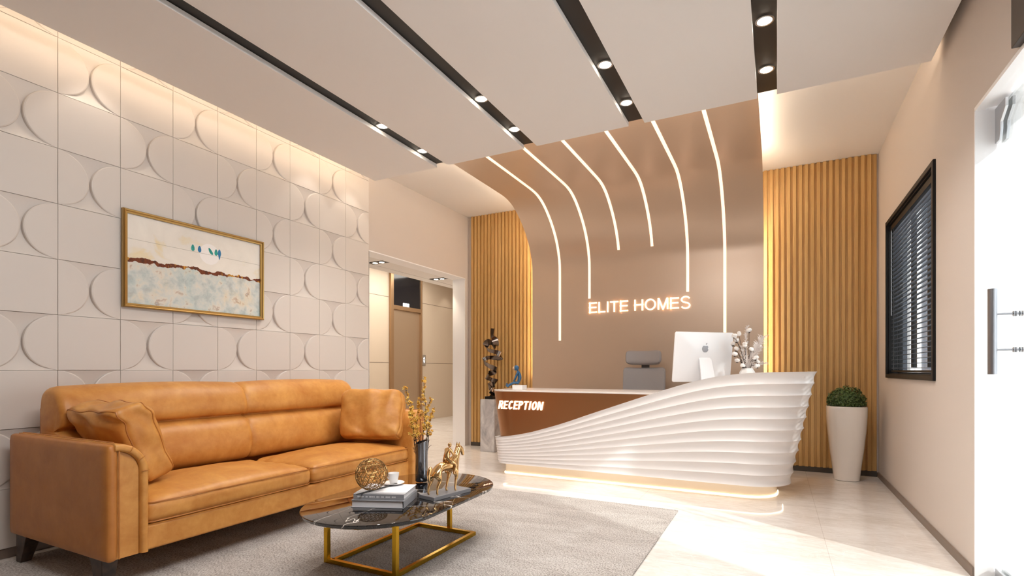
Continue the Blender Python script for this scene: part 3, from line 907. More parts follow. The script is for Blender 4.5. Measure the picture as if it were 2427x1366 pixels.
# ------------------------------------------------------------------ sofa
SY0, SY1 = 1.20, 3.475
sofa = thing('sofa', 'tan leather two-seat sofa with dark wooden legs against the tiled wall', 'sofa', (-3.07, (SY0+SY1)/2, .011))
AW = .168
def arm(y_out, sgn):
    """sgn +1: the arm's inner side faces +y"""
    zb, zt = .155, .672
    yo = lambda d: y_out+sgn*d
    # padded outer panel
    def po(P, u): return P
    hx = (.95)/2; v, f = rbox(hx, .024, (zt-zb)/2, .022, 12)
    mk('arm_panel', [(p.x-3.055, yo(.024)+p.y, p.z+(zb+zt)/2) for p in v], f, m_leather2, sofa, smooth=50)
    # front and core with a rounded shoulder
    R = .135
    def shoulder(e, z0):
        pts = [(.035, z0), (.035, zt-.004-e)]
        for k in range(13):
            a = PI/2-PI/2*k/12
            pts.append((AW-R+(R-e)*math.cos(a), zt+.003-R+(R-e)*math.sin(a)))
        pts.append((AW-e, z0)); return pts
    core = shoulder(.03, zb+.004)
    m = MB(); m.loft([[(-3.50, yo(a), b) for a, b in core], [(-2.606, yo(a), b) for a, b in core], [(-2.594, yo(a), b) for a, b in shoulder(.036, zb+.008)]], True, True)
    m.build('arm_front', m_leather, sofa, smooth=35)
    # cover that runs over the top, round the shoulder and down the inner side
    outer = shoulder(0, zb+.01)[1:]; inner = shoulder(.034, zb+.01)[1:]
    outer[0] = (.030, zt-.002); inner[0] = (.030, zt-.034)
    sec = outer+inner[::-1]
    def shrink(d):
        return [(a, b) for a, b in shoulder_sec(d)]
    def shoulder_sec(d):
        o_ = shoulder(d, zb+.01)[1:]; i_ = shoulder(.034-d, zb+.01)[1:]
        o_[0] = (.030, zt-.002-d); i_[0] = (.030, zt-.034+d)
        return o_+i_[::-1]
    m = MB(); rings = [[(-3.50, yo(a), b) for a, b in sec], [(-2.588, yo(a), b) for a, b in sec], [(-2.577, yo(a), b) for a, b in shoulder_sec(.004)], [(-2.573, yo(a), b) for a, b in shoulder_sec(.010)]]
    m.loft(rings, True, False)
    k = len(outer); n_ = 2*k
    for base in (0, 3*n_):
        for i in range(k-1): m.f.append((base+i, base+i+1, base+n_-2-i, base+n_-1-i))
    m.build('arm_cover', m_leather, sofa, smooth=45)
    # stitched seams across the cover
    for q in (5, 9, 13):
        a, b = outer[q]; a2, b2 = inner[q]
        MB().tube([(-2.574, yo(a), b), (-2.5705, yo((a+a2)/2), (b+b2)/2), (-2.574, yo(a2), b2)], .0016, 5).build('seam', m_leather2, sofa)
    if True:   # piping round the outer panel's front edge
        MB().tube([(-2.583, yo(.049), zb+.01), (-2.583, yo(.049), zt-.03), (-2.60, yo(.047), zt-.004), (-2.63, yo(.046), zt+.004), (-3.49, yo(.046), zt+.004)], .0035, 6).build('piping', m_leather2, sofa, smooth=60)
arm(SY0, 1); arm(SY1, -1)
sb = MB().box(-3.49, -2.612, SY0+AW-.004, SY1-AW+.004, .158, .275).build('seat_base', m_leather, sofa, bevel=.012, bseg=3)
MB().box(-3.555, -3.46, SY0+.135, SY1-.135, .16, .80).build('back_frame', m_leather2, sofa, bevel=.012, bseg=3)
ym = (SY0+SY1)/2; half = (SY1-SY0-2*AW)/4
def wrinkle(P, amp, sc, seed):
    q = Vector((P.x*sc+seed, P.y*sc, P.z*sc)); return mnoise.noise(q)*amp
for s, nm in ((-1, 'left'), (1, 'right')):
    yc = ym+s*half
    c = Vector((-2.895, yc, .333))
    def fn(P, u):
        W_ = P+c
        if u.z > .3:
            e = 1-abs(W_.y-ym)/.22       # soft puckers along the middle joint towards the back
            if e > 0 and W_.x < -2.75: P.z += .010*e*math.sin(W_.x*60+W_.y*14)*max(0, min(1, (-2.72-W_.x)/.2))-.006*e
            P.z += wrinkle(W_, .006, 7, 3*s)
        if u.x > .9: P.x += wrinkle(W_, .006, 8, 9)
        return P
    v, f = rbox(.295, half-.001, .058, .046, 26, crown=.052, fn=fn)
    cu = mk('seat_cushion', [tuple(p+c) for p in v], f, m_leather, sofa, smooth=60)
    xf = -2.598; w_ = half-.012
    for z, xx in ((.379, xf-.007), (.288, xf-.006)):
        pts = [Vector((xx-.10, yc-half+.003, z)), Vector((xx-.02, yc-w_-.004, z)), Vector((xx, yc-w_+.02, z))]
        for k in range(1, 12): pts.append(Vector((xx+.003, yc-w_+.02+(2*w_-.04)*k/12, z+.0006*math.sin(k*2.1))))
        pts += [Vector((xx, yc+w_-.02, z)), Vector((xx-.02, yc+w_+.004, z)), Vector((xx-.10, yc+half-.003, z))]
        MB().tube(pts, .0036, 6).build('piping', m_leather2, cu, smooth=60)
    # backrest: two soft rolls with a fold between them
    prof = [(-3.47, .44), (-3.36, .415), (-3.24, .40), (-3.19, .425), (-3.168, .48), (-3.168, .55), (-3.19, .625), (-3.225, .668), (-3.268, .688), (-3.268, .70), (-3.235, .712), (-3.22, .745), (-3.224, .79), (-3.25, .85), (-3.29, .893), (-3.34, .913), (-3.38, .916), (-3.43, .905), (-3.46, .87), (-3.475, .78), (-3.475, .6)]
    cen = (-3.35, .66)
    # smooth closed profile
    pp = []
    NP = len(prof)
    for i in range(NP):
        p0, p1, p2, p3 = prof[i-1], prof[i], prof[(i+1) % NP], prof[(i+2) % NP]
        for k in range(4):
            u = k/4
            pp.append(tuple(.5*((2*p1[q])+(-p0[q]+p2[q])*u+(2*p0[q]-5*p1[q]+4*p2[q]-p3[q])*u*u+(-p0[q]+3*p1[q]-3*p2[q]+p3[q])*u**3) for q in (0, 1)))
    rings = []
    ya, yb_ = yc-half-.012, yc+half+.012
    if s < 0: ya = SY0+.10
    else: yb_ = SY1-.12
    ys = [0, .004, .012, .025, .045, .10]+[.1+(yb_-ya-.2)*k/16 for k in range(1, 16)]+[yb_-ya-d for d in (.10, .045, .025, .012, .004, 0)]
    for d in ys:
        e = min(d, yb_-ya-d); q = max(0, 1-e/.045); sh = .040*(1-math.sqrt(max(0, 1-q*q)))
        ring = []
        for x, z in pp:
            vx, vz = x-cen[0], z-cen[1]; L = math.hypot(vx, vz)
            k_ = max(.3, (L-sh)/L)
            x2, z2 = cen[0]+vx*k_, cen[1]+vz*k_
            nz = wrinkle(Vector((x2, ya+d, z2)), .005, 6, 20+s)
            z2 += .012*(1-((ya+d-yc)/half)**2) if z > .8 else 0
            ring.append((x2+nz, ya+d, z2))
        rings.append(ring)
    MB().loft(rings, True, True).build('back_cushion', m_leather, sofa, smooth=50)
for x, y, sx, sy in ((-3.50, SY0+.02, 1, 1), (-2.665, SY0+.02, -1, 1), (-3.50, SY1-.02, 1, -1), (-2.665, SY1-.02, -1, -1)):
    def q(x0, x1, y0, y1, z): return [(x0, y0, z), (x1, y0, z), (x1, y1, z), (x0, y1, z)]
    def rg(wx, wy, z, off=0): return q(*sorted((x+off, x+off+sx*wx)), *sorted((y, y+sy*wy)), z)
    MB().loft([rg(.05, .045, .0112), rg(.115, .07, .165)], True, True).build('leg', m_legwood, sofa, bevel=.003)

# loose cushions
def pillow(hw, hh, th, seed, fold):
    def fn(P, u):
        ex, ey = abs(u.x), abs(u.y)
        k = (1-ex**4)*(1-ey**4)
        P.z = u.z*(.045+(th-.045)*k**.45)
        pin = 1-.07*(1-ex**2)*(ey**3)-0.0
        P.y *= pin; P.x *= 1-.06*(1-ey**2)*(ex**3)
        cr = 1-.16*max(0, ex*ex+ey*ey-1.15)
        P.x *= cr; P.y *= cr
        P.z += mnoise.noise(Vector((P.x*9+seed, P.y*9, u.z*.7)))*.036*(.35+.65*max(ex, ey)**2)
        P.z += .010*math.sin(P.x*38+5*math.sin(P.y*14+seed))*max(0, ey-.45)*1.3
        P.z += .010*math.sin(P.y*34+4*math.sin(P.x*12+seed))*max(0, ex-.45)*1.3
        if fold: P = fold(P, u)
        return P
    return rbox(hw, hh, th, .03, 30, fn=fn)
def place_pillow(label, c, xax, yax, hw, hh, th, seed, fold=None):
    c = Vector(c); X = Vector(xax).normalized(); Z = X.cross(Vector(yax)).normalized(); Y = Z.cross(X).normalized()
    t = thing('cushion', label, 'cushion', c-Y*hh, 'loose leather cushions on the sofa')
    v, f = pillow(hw, hh, th, seed, fold)
    mk('cover', [tuple(c+X*p.x+Y*p.y+Z*p.z) for p in v], f, m_leather, t, smooth=70)
    return t, c, X, Y, Z
def gusset_pipes(t, c, X, Y, Z, hw, hh, th, seed, fold):
    pass
def boxy(label, c, xax, yax, hw, hh, th, seed, bend):
    """boxed cushion: gusset between two piped edges"""
    c = Vector(c); X = Vector(xax).normalized(); Z = X.cross(Vector(yax)).normalized(); Y = Z.cross(X).normalized()
    t = thing('cushion', label, 'cushion', c-Y*hh, 'loose leather cushions on the sofa')
    def deform(P, u):
        k = max(0, 1-abs(u.x)**3)*max(0, 1-abs(u.y)**3)
        P.z += u.z*.035*k
        P.z += mnoise.noise(Vector((P.x*8+seed, P.y*8, 2)))*.022
        P.z += .012*math.sin(P.x*30+5*math.sin(P.y*16+seed))*abs(u.y)**2
        P.y += mnoise.noise(Vector((P.x*10+seed, P.z*14, 7)))*.018
        P.x += mnoise.noise(Vector((P.y*10+seed, P.z*14, 5)))*.012
        return bend(P, u)
    v, f = rbox(hw, hh, th, .035, 32, fn=deform)
    W_ = lambda p: tuple(c+X*p.x+Y*p.y+Z*p.z)
    mk('cover', [W_(p) for p in v], f, m_leather, t, smooth=70)
    for sg_ in (-1, 1):
        pts = []
        r = .035
        for k in range(96):
            s_ = k/96*4; side = int(s_); q = (s_-side)*2-1
            x, y = [(q, -1), (1, q), (-q, 1), (-1, -q)][side]
            # rounded outline of the pipe, on the cushion's edge
            P = Vector((x*hw, y*hh, sg_*th)); Q = Vector((max(-(hw-r), min(hw-r, P.x)), max(-(hh-r), min(hh-r, P.y)), sg_*(th-r)))
            d = P-Q
            P = Q+d.normalized()*(r+.001)
            pts.append(W_(deform(P, Vector((x, y, sg_)))))
        MB().tube(pts, .0034, 5, closed=True).build('piping', m_leather2, t, smooth=60)
    return t
def bendL(P, u):     # sags over the arm
    t_ = max(0, (P.y-.02)/.2)
    P.z += .055*t_**1.6
    return P
boxy('crumpled tan leather cushion slumped over the left arm of the sofa', (-3.01, 1.478, .645), (1, .04, .0), (.0, -.34, 1),   .215, .205, .075, 4.0, bendL)
def bendR(P, u): return P
place_pillow('puffy tan leather cushion leaning in the far corner of the sofa', (-2.88, 3.19, .640), (.90, .42, 0), (-.20, .30, 1), .262, .215, .125, 2.0)

# ------------------------------------------------------------------ coffee table
TT = .335; tcx, tcy = -1.772, 2.226
ct = thing('coffee_table', 'oval black marble coffee table on a brass-coloured frame in front of the sofa', 'table', (tcx, tcy, .011))
def oval(R, S, n=28, rot=.03):
    pts = []
    for k in range(2*n):
        a = PI*k/n
        x = R*math.cos(a); y = R*math.sin(a)+(S if a < PI else -S)
        if k == 0 or k == n: pass
        pts.append((tcx+x*math.cos(rot)-y*math.sin(rot), tcy+x*math.sin(rot)+y*math.cos(rot)))
    return pts
R0, S0 = .352, .247
MB().loft([[(*p, TT-.024) for p in oval(R0-.02, S0)], [(*p, TT-.016) for p in oval(R0-.004, S0)], [(*p, TT-.004) for p in oval(R0, S0)], [(*p, TT-.001) for p in oval(R0-.0015, S0)], [(*p, TT) for p in oval(R0-.004, S0)]], True, True).build('marble_top', m_bmarble, ct, smooth=30)
b = .011; fz = .011
xl, xr, yf, yb = -2.022, -1.615, 1.945, 2.655
MB().box(xl-b, xl+b, yf, yb+b, fz, fz+2*b).build('base_rail', m_gold, ct, bevel=.0012)
MB().box(xr-b, xr+b, yf, yb+b, fz, fz+2*b).build('base_rail', m_gold, ct, bevel=.0012)
MB().box(xl-.052, xr-b, yf-b, yf+b, fz, fz+2*b).build('base_rail', m_gold, ct, bevel=.0012)
MB().box(xl+b, xr-b, yb-b, yb+b, fz, fz+2*b).build('base_rail', m_gold, ct, bevel=.0012)
for x, y in ((xl-.04, yf-.0), (xr, yf), (-1.80, yb+2*b)):
    MB().box(x-b-.001, x+b+.001, y-b-.001, y+b+.001, fz, TT-.023).build('leg', m_gold, ct, bevel=.0012)
MB().box(xl-.02, xr+.02, yf, yb+.03, TT-.03, TT-.0225).build('top_plate', m_blackmetal, ct)

# books
def book(label, c, ang, wx, wy, z0, h, cover, text):
    c = Vector((c[0], c[1], z0)); t = thing('book', label, 'book', c, 'books on the coffee table')
    X = Vector((math.cos(ang), math.sin(ang), 0)); Y = Vector((-math.sin(ang), math.cos(ang), 0)); U = Vector((0, 0, 1))
    cv = MB(); th = .0022
    cv.obox(c+U*(th/2), (X, Y, U), (wx/2, wy/2, th/2)); cv.obox(c+U*(h-th/2), (X, Y, U), (wx/2, wy/2, th/2))
    sx = cover == 'x'
    if text: cv.obox(c-Y*(wy/2-th/2)+U*(h/2), (X, Y, U), (wx/2, th/2, h/2-th))     # spine on the near long side
    else: cv.obox(c+X*(wx/2-th/2)+U*(h/2), (X, Y, U), (th/2, wy/2, h/2-th))
    cv.build('cover', m_bookgrey, t, bevel=.0006, bseg=1)
    MB().obox(c+U*(h/2)+(Y*.002 if text else -X*.002), (X, Y, U), (wx/2-.006, wy/2-.006, h/2-th)).build('pages', m_bookwhite, t)
    return t, c, X, Y, U
ba = .38
b1 = book('thick grey book with white pages, lower of the two on the coffee table', (-1.755, 2.035), ba, .262, .235, TT+.0004, .036, 'g', False)
b2 = book('grey book with pale lettering on its spine, upper of the two on the coffee table', (-1.758, 2.045), ba, .252, .225, TT+.0368, .027, 'g', True)
t, c, X, Y, U = b2
# title on the spine, too small to read in the photograph: rows of letter strokes
rnd = random.Random(11); mt = MB(); a = -.105
for wlen in (7, 2, 6, 3, 3, 5, 5):
    for k in range(wlen):
        w_ = rnd.choice((.0026, .0034, .0042))
        mt.obox(c-Y*(.225/2+.0002)+X*(a+w_/2)+U*.0135, (X, Y, U), (w_/2-.0003, .0003, .0035 if rnd.random() > .3 else .0028)); a += w_+.0012
    a += .0075
mt.build('spine_title', m_bookwhite, t)
# jacket: white cover with one black band
MB().obox(c+U*.0272+Y*.012, (X, Y, U), (.1255, .099, .0003)).build('front_cover', m_bookwhite, t)
MB().obox(c+U*.0276-Y*.075, (X, Y, U), (.1255, .0012, .0003)).build('cover_line', m_ink, t)
BT = TT+.0368+.0280
Ub = Vector((0, 0, 1))
# pen lying across the book
pa = Vector((-1.792, 1.868, BT+.0042)); pb = Vector((-1.770, 2.145, BT+.0042))
o = MB().tube([pa, pa.lerp(pb, .02), pa.lerp(pb, .96), pb], [.0008, .0034, .0034, .0022], 8).build('pen', m_ink, smooth=40)
tag(o, 'slim black pen lying across the top book on the coffee table', 'pen')
# wire ball
sc = Vector((-1.80, 1.985, BT+.0)); SR = .079
wbm = bmesh.new(); bmesh.ops.create_icosphere(wbm, subdivisions=3, radius=SR)
rnd = random.Random(5)
m = MB()
for v_ in wbm.verts:
    v_.co = (v_.co+Vector((rnd.uniform(-1, 1), rnd.uniform(-1, 1), rnd.uniform(-1, 1)))*.0035).normalized()*SR
ctr = Vector((sc.x, sc.y, BT+SR+.0015))
for e in wbm.edges: m.tube([ctr+e.verts[0].co, ctr+e.verts[1].co], .0014, 5)
wbm.free()
tag(m.build('wire_ball', m_antique, smooth=60), 'openwork brass wire ball standing on the books on the coffee table', 'ornament')
# cup and saucer
cc = Vector((-1.790, 2.140, BT+.0003))
cp = thing('saucer', 'white saucer on the top book behind the wire ball', 'saucer', cc)
MB().lathe([(.022, 0), (.03, .0005), (.048, .006), (.056, .0095), (.056, .0115), (.046, .0085), (.026, .004), (.0, .004)], cc, 36, caps=True).build('dish', m_ceramic, cp, smooth=50)
cq = cc+Vector((0, 0, .0042))
cu = thing('cup', 'plain white cup standing on the saucer behind the wire ball', 'cup', cq)
MB().lathe([(.017, 0), (.0185, .001), (.021, .012), (.0265, .042), (.0285, .056), (.0270, .056), (.0245, .042), (.018, .008), (.0, .006)], cq, 32).build('bowl', m_ceramic, cu, smooth=50)
MB().tube([cq+Vector((-.024, .0, .046)), cq+Vector((-.038, .0, .044)), cq+Vector((-.041, 0, .032)), cq+Vector((-.034, 0, .02)), cq+Vector((-.021, 0, .016))], .003, 8).build('handle', m_ceramic, cu, smooth=60)
# vase with yellow branches
vc = Vector((-1.892, 2.516, TT+.0004)); VH = .236
fv = thing('flower_vase', 'tall smoked mirror vase of yellow blossom branches on the coffee table', 'flower vase', vc)
n_ = 36; rings = []
for r, zf in ((.034, 0), (.0375, .004), (.038, .05), (.036, .12), (.0365, .19), (.0395, 1), (.0375, 1), (.0345, .19), (.033, .02)):
    ring = []
    for k in range(n_):
        a = 2*PI*k/n_
        z = zf if zf < 1 else VH+.012*math.cos(a-.8)
        ring.append((vc.x+r*math.cos(a), vc.y+r*math.sin(a), vc.z+z))
    rings.append(ring)
MB().loft(rings, True, True).build('vase', m_vase, fv, smooth=50)
def branches():
    rnd = random.Random(21); tw = MB(); bl = MB()
    tips = [(-.085, .0, .56), (.02, .02, .625), (-.035, .03, .50), (.05, -.015, .50), (-.06, -.03, .46), (.062, .03, .44)]
    R = Vector((math.cos(.47), math.sin(.47), 0)); D = Vector((-math.sin(.47), math.cos(.47), 0))
    def petal(p, d, s_):
        d = d.normalized(); a = d.orthogonal().normalized(); b_ = d.cross(a)
        for k in range(4):
            an = PI/2*k+.4; e = (a*math.cos(an)+b_*math.sin(an)); sd = d.cross(e).normalized()
            bl.add([p, p+e*s_*.5+sd*s_*.28+d*s_*.2, p+e*s_+d*s_*.45, p+e*s_*.5-sd*s_*.28+d*s_*.2], [(0, 1, 2, 3)])
    for (a, b_, z) in tips:
        tip = vc+R*a+D*b_+Vector((0, 0, z)); base = vc+R*a*.15+D*b_*.2+Vector((0, 0, .03))
        pts = [base.lerp(tip, k/8)+R*(.012*math.sin(k*1.3+a*60))*(k/8) for k in range(9)]
        tw.tube(pts, [.0034-.0003*k for k in range(9)], 6)
        for k in range(3, 9):
            for q in range(5):
                p = pts[k-1].lerp(pts[k], rnd.random()); dirv = (R*rnd.uniform(-1, 1)+D*rnd.uniform(-1, 1)+Vector((0, 0, rnd.uniform(.3, 1)))).normalized()
                L = rnd.uniform(.018, .055)*(1.15-.09*k); e = p+dirv*L
                tw.tube([p, p.lerp(e, .5)+Vector((0, 0, .004)), e], [.0014, .0012, .0009], 4)
                if p.z < vc.z+VH+.02: continue
                for w__ in range(rnd.randint(5, 9)):
                    pp_ = p.lerp(e, rnd.uniform(.3, 1.05)); petal(pp_, dirv+Vector((rnd.uniform(-1, 1), rnd.uniform(-1, 1), rnd.uniform(-.5, 1))), rnd.uniform(.0075, .012))
            p = pts[k]
            if p.z > vc.z+VH+.03 and k < 8:
                for w__ in range(9): petal(p+Vector((rnd.uniform(-.006, .006), rnd.uniform(-.006, .006), rnd.uniform(-.012, .012))), Vector((rnd.uniform(-1, 1), rnd.uniform(-1, 1), rnd.uniform(-.3, 1))), rnd.uniform(.006, .0095))
    tw.build('branches', m_twig, fv, smooth=60)
    o = bl.build('blossoms', m_yellow, fv); o['kind'] = 'stuff'
branches()

# horse and rider statuette on a slate slab
def horse():
    bx, by = -1.572, 2.298; ang = math.radians(79)
    X = Vector((math.cos(ang), math.sin(ang), 0)); Y = Vector((-math.sin(ang), math.cos(ang), 0)); U = Vector((0, 0, 1))
    t = thing('statuette', 'polished brass horse and rider statuette on a grey slab on the coffee table', 'statuette', (bx, by, TT+.0004))
    c = Vector((bx, by, TT+.0004))
    MB().obox(c+U*.0095, (X, Y, U), (.137, .058, .0095)).build('slab', m_slate, t, bevel=.0015)
    b0 = Vector((-1.551, 2.264, c.z+.019))
    P = lambda f, s, u: tuple(b0+X*f*.88+Y*s*.93+U*u*.94)
    ch_ = []
    ch_.append(([P(-.083, 0, .143), P(-.05, 0, .150), P(.0, 0, .150), P(.045, 0, .152), (P(.072, 0, .160)), P(.098, 0, .195), P(.112, 0, .228), P(.120, 0, .246)], [(.030, .032), (.027, .027), (.024, .025), (.028, .03), (.026, .03), (.017, .022), (.013, .017), (.014, .015)]))
    ch_.append(([P(.120, 0, .246), P(.137, 0, .236), P(.150, 0, .212), P(.155, 0, .192)], [.014, .013, .010, .008]))
    for s, fwd in ((-1, .012), (1, -.016)):
        ch_.append(([P(-.083, 0, .143), P(-.085+fwd*.5, s*.020, .112), P(-.072+fwd, s*.021, .080), P(-.094+fwd, s*.021, .048), P(-.098+fwd, s*.021, .016), P(-.092+fwd, s*.021, .004)], [.030, .022, .011, .0065, .0055, .0075]))
        ch_.append(([P(.072, 0, .160), P(.066+fwd*.4, s*.019, .118), P(.066+fwd, s*.019, .082), P(.058+fwd, s*.019, .062), P(.050+fwd*1.3, s*.019, .018), P(.055+fwd*1.3, s*.019, .004)], [.026, .017, .0095, .007, .0055, .0078]))
    v, f = skin(ch_, 2); h = mk('horse', v, f, m_rose, t, smooth=70)
    tl = skin([([P(-.108, 0, .160), P(-.124, 0, .150), P(-.132, 0, .118), P(-.128, 0, .085), P(-.120, 0, .07)], [.008, .010, .010, .007, .003])], 1)
    mk('tail', tl[0], tl[1], m_rose, h, smooth=70)
    er = MB()
    for s in (-1, 1): er.lathe([(.0055, 0), (.005, .008), (.0004, .022)], Vector(P(.112, s*.009, .252)), 8)
    er.build('ears', m_rose, h, smooth=60)
    mn = MB()
    for k in range(9):
        q = Vector(P(.085+.033*k/8-.012, 0, .192+.064*k/8)); mn.sphere(q, .008, 8, 6, (1, .6, 1.1))
    mn.build('mane', m_rose, h, smooth=60)
    r_ = []
    r_.append(([P(.005, 0, .182), P(.008, 0, .20), P(.018, 0, .222), P(.028, 0, .240), P(.034, 0, .252)], [.022, .016, .015, .014, .006]))
    for s in (-1, 1):
        r_.append(([P(.005, 0, .182), P(.022, s*.026, .176), P(.056, s*.034, .158), P(.045, s*.033, .128), P(.037, s*.033, .105)], [.020, .015, .011, .008, .006]))
        r_.append(([P(.037, s*.033, .105), P(.056, s*.034, .102)], [.006, .005]))
        r_.append(([P(.028, 0, .240), P(.028, s*.018, .238), P(.040, s*.026, .215), P(.064, s*.016, .205)], [.012, .008, .006, .0045]))
    v, f = skin(r_, 2); rd = mk('rider', v, f, m_rose, t, smooth=70)
    MB().sphere(P(.040, 0, .264), .0105, 12, 8, (1, .9, 1.15)).sphere(P(.050, 0, .263), .003, 6, 5).build('head', m_rose, rd, smooth=60)
horse()

# ------------------------------------------------------------------ framed painting on the tiled wall
def painting():
    x0 = XL+.0305; ya, yb_, za, zb = 1.764, 2.753, 1.394, 2.009
    t = thing('painting', 'framed abstract landscape with teal birds on a wire, hung on the tiled wall', 'painting', (x0, (ya+yb_)/2, za))
    f = .026
    fr = MB()
    prof = [(0, 0), (.026, 0), (.034, .006), (.032, .012), (.024, .016), (.022, .026), (.006, .026)]   # (out of wall, in from the edge)
    rings = []
    for cy_, cz_, sy, sz in ((ya, za, 1, 1), (yb_, za, -1, 1), (yb_, zb, -1, -1), (ya, zb, 1, -1), (ya, za, 1, 1)):
        rings.append([(x0+.001+a, cy_+sy*b, cz_+sz*b) for a, b in prof])
    fr.loft(rings, True, False); fr.build('frame', m_goldframe, t, smooth=25)
    nt = NT('painted_canvas')
    sx = nt.n('ShaderNodeSeparateXYZ'); nt.put(sx.inputs[0], nt.coord())
    y, z = sx.outputs[1], sx.outputs[2]           # local: y from -.47 to .47, z from 0 to .62
    vec = nt.coord()
    n1 = nt.noise(vec, 4.5, 6, .6, .5); n2 = nt.noise(vec, 12, 6, .65, .25); n3 = nt.noise(vec, 30, 4, .6)
    sky = nt.ramp(n1, [(.3, (240, 234, 224)), (.55, (232, 226, 216)), (.66, (230, 214, 176)), (.72, (226, 218, 210))])
    land = nt.ramp(n2, [(.26, (150, 150, 152)), (.40, (176, 188, 186)), (.5, (206, 210, 204)), (.60, (226, 218, 202)), (.645, (196, 168, 144)), (.68, (156, 116, 92)), (.74, (196, 204, 204))])
    land = nt.mix(.35, land, nt.ramp(n1, [(.35, (168, 196, 196)), (.55, (214, 212, 206)), (.7, (212, 196, 160))]))
    hz = nt.math('ADD', nt.math('MULTIPLY', nt.math('SUBTRACT', nt.noise(nt.coord(scale=(1, 1, .0)), 5.5, 4, .6), .5), .09), .305)
    rel = nt.math('SUBTRACT', z, hz)
    edge = nt.math('ADD', rel, nt.math('MULTIPLY', nt.math('SUBTRACT', n3, .5), .022))
    base = nt.mix(nt.math('GREATER_THAN', edge, 0.0), land, sky)
    band = nt.math('ABSOLUTE', edge)
    bc = nt.ramp(nt.noise(nt.coord(scale=(1, 1, .3)), 14, 4, .7), [(.3, (40, 26, 24)), (.45, (120, 58, 22)), (.55, (92, 40, 24)), (.62, (214, 150, 50)), (.72, (60, 46, 44))])
    base = nt.mix(nt.math('LESS_THAN', band, nt.math('MULTIPLY', nt.math('SUBTRACT', nt.noise(nt.coord(scale=(1, 1, .2), loc=(0, 3, 0)), 9, 3, .6), .30), .055)), base, bc)
    my, mz = .065, .435
    dd = nt.math('SQRT', nt.math('ADD', nt.math('POWER', nt.math('SUBTRACT', y, my), 2.0), nt.math('POWER', nt.math('SUBTRACT', z, mz), 2.0)))
    dist = nt.math('SUBTRACT', dd, .073)
    base = nt.mix(nt.math('LESS_THAN', dist, 0.0), base, lin((244, 240, 236)))
    wire = nt.math('ABSOLUTE', nt.math('SUBTRACT', z, nt.math('ADD', nt.math('MULTIPLY', y, -.005), .432)))
    base = nt.mix(nt.math('MULTIPLY', nt.math('LESS_THAN', wire, .0011), .6), base, lin((110, 96, 70)))
    nt.set(Base_Color=base, Roughness=.75); nt.bump(n3, .2, .001)
    cx = x0+.010
    MB().box(x0+.0012, cx, ya+.022, yb_-.022, za+.022, zb-.022).build('canvas', nt.m, t)
    mteal = M('teal_paint', (30, 150, 150), .6, vary=((26, 128, 128), (52, 172, 156), 70)); mblue = M('blue_paint', (44, 120, 168), .6)
    yc0 = (ya+yb_)/2
    for dy, wz, col in ((-.055, 0, mteal), (-.008, 0, mblue), (.072, 1, mteal), (.113, 0, mteal), (.138, 2, mblue)):
        m = MB(); zb_ = za+.435; c = yc0+dy
        pts = []
        hgt = .046 if wz != 2 else .05
        for k in range(20):
            a = 2*PI*k/20
            yy = .012*math.sin(a)*(1+.28*math.cos(a)); zz = hgt/2-hgt/2*math.cos(a)
            if wz == 1: yy += .012*(1-zz/hgt*2)
            if wz == 2 and k in (19, 0, 1): zz -= .024; yy *= .5
            pts.append((c+yy, zb_+zz))
        m.prism(pts, lambda a, b_: (cx, a, b_), lambda a, b_: (cx+.0008, a, b_))
        m.build('painted_bird', col, t)
painting()

# ------------------------------------------------------------------ window and blind in the right wall
wn = MB()
fy0, fy1, fz0, fz1 = 3.925, 5.448, .934, 2.268
def ring_box(mb, x0, x1, a0, a1, c0, c1, t_):
    mb.box(x0, x1, a0, a0+t_, c0, c1).box(x0, x1, a1-t_, a1, c0, c1).box(x0, x1, a0+t_, a1-t_, c0, c0+t_).box(x0, x1, a0+t_, a1-t_, c1-t_, c1)
ring_box(wn, XR-.016, XR+.0, fy0, fy1, fz0, fz1, .032)
ring_box(wn, XR+.0, XR+.10, wy0+.001, wy1-.001, wz0+.001, wz1-.001, .012)
wo = struct(wn.build('window_1', m_blackmetal, bevel=.002, bseg=1))
sa = MB(); xg = XR+.085
ring_box(sa, xg-.014, xg+.014, wy0+.006, wy1-.006, wz0+.006, wz1-.006, .014)
for yy in (4.44, 4.93): sa.box(xg-.014, xg+.014, yy-.025, yy+.025, wz0+.06, wz1-.06)
sa.build('sash', m_blackmetal, wo)
MB().box(xg-.003, xg+.003, wy0+.02, wy1-.02, wz0+.02, wz1-.02).build('pane', m_glass, wo)
bl = thing('venetian_blind', 'dark slatted venetian blind lowered in the black-framed window', 'blind', (XR+.03, (wy0+wy1)/2, wz0+.02))
sl = MB(); z = wz0+.055; a0, a1 = wy0+.018, wy1-.018; xb = XR+.03
while z < wz1-.09:
    prof = [(-.0115, .0008), (-.004, .0032), (.004, .0032), (.0115, -.0003)]
    sl.loft([[(xb+p, a0, z+q) for p, q in prof]+[(xb+p, a0, z+q-.0008) for p, q in prof[::-1]], [(xb+p, a1, z+q) for p, q in prof]+[(xb+p, a1, z+q-.0008) for p, q in prof[::-1]]], True, True)
    z += .0345
m_blind = M('blind_slat', (84, 88, 98), .35)
sl.build('slats', m_blind, bl, smooth=60)
MB().box(xb-.018, xb+.018, a0, a1, wz1-.065, wz1-.021).build('headrail', m_blackmetal, bl)
MB().box(xb-.014, xb+.014, a0, a1, wz0+.023, wz0+.04).build('bottom_rail', m_blackmetal, bl, bevel=.003)
for yy in (a0+.12, (a0+a1)/2, a1-.12):
    MB().tube([(xb-.0145, yy, wz0+.04), (xb-.0145, yy, wz1-.06)], .0008, 4).tube([(xb+.0145, yy, wz0+.04), (xb+.0145, yy, wz1-.06)], .0008, 4).build('ladder_cord', m_greydark, bl)
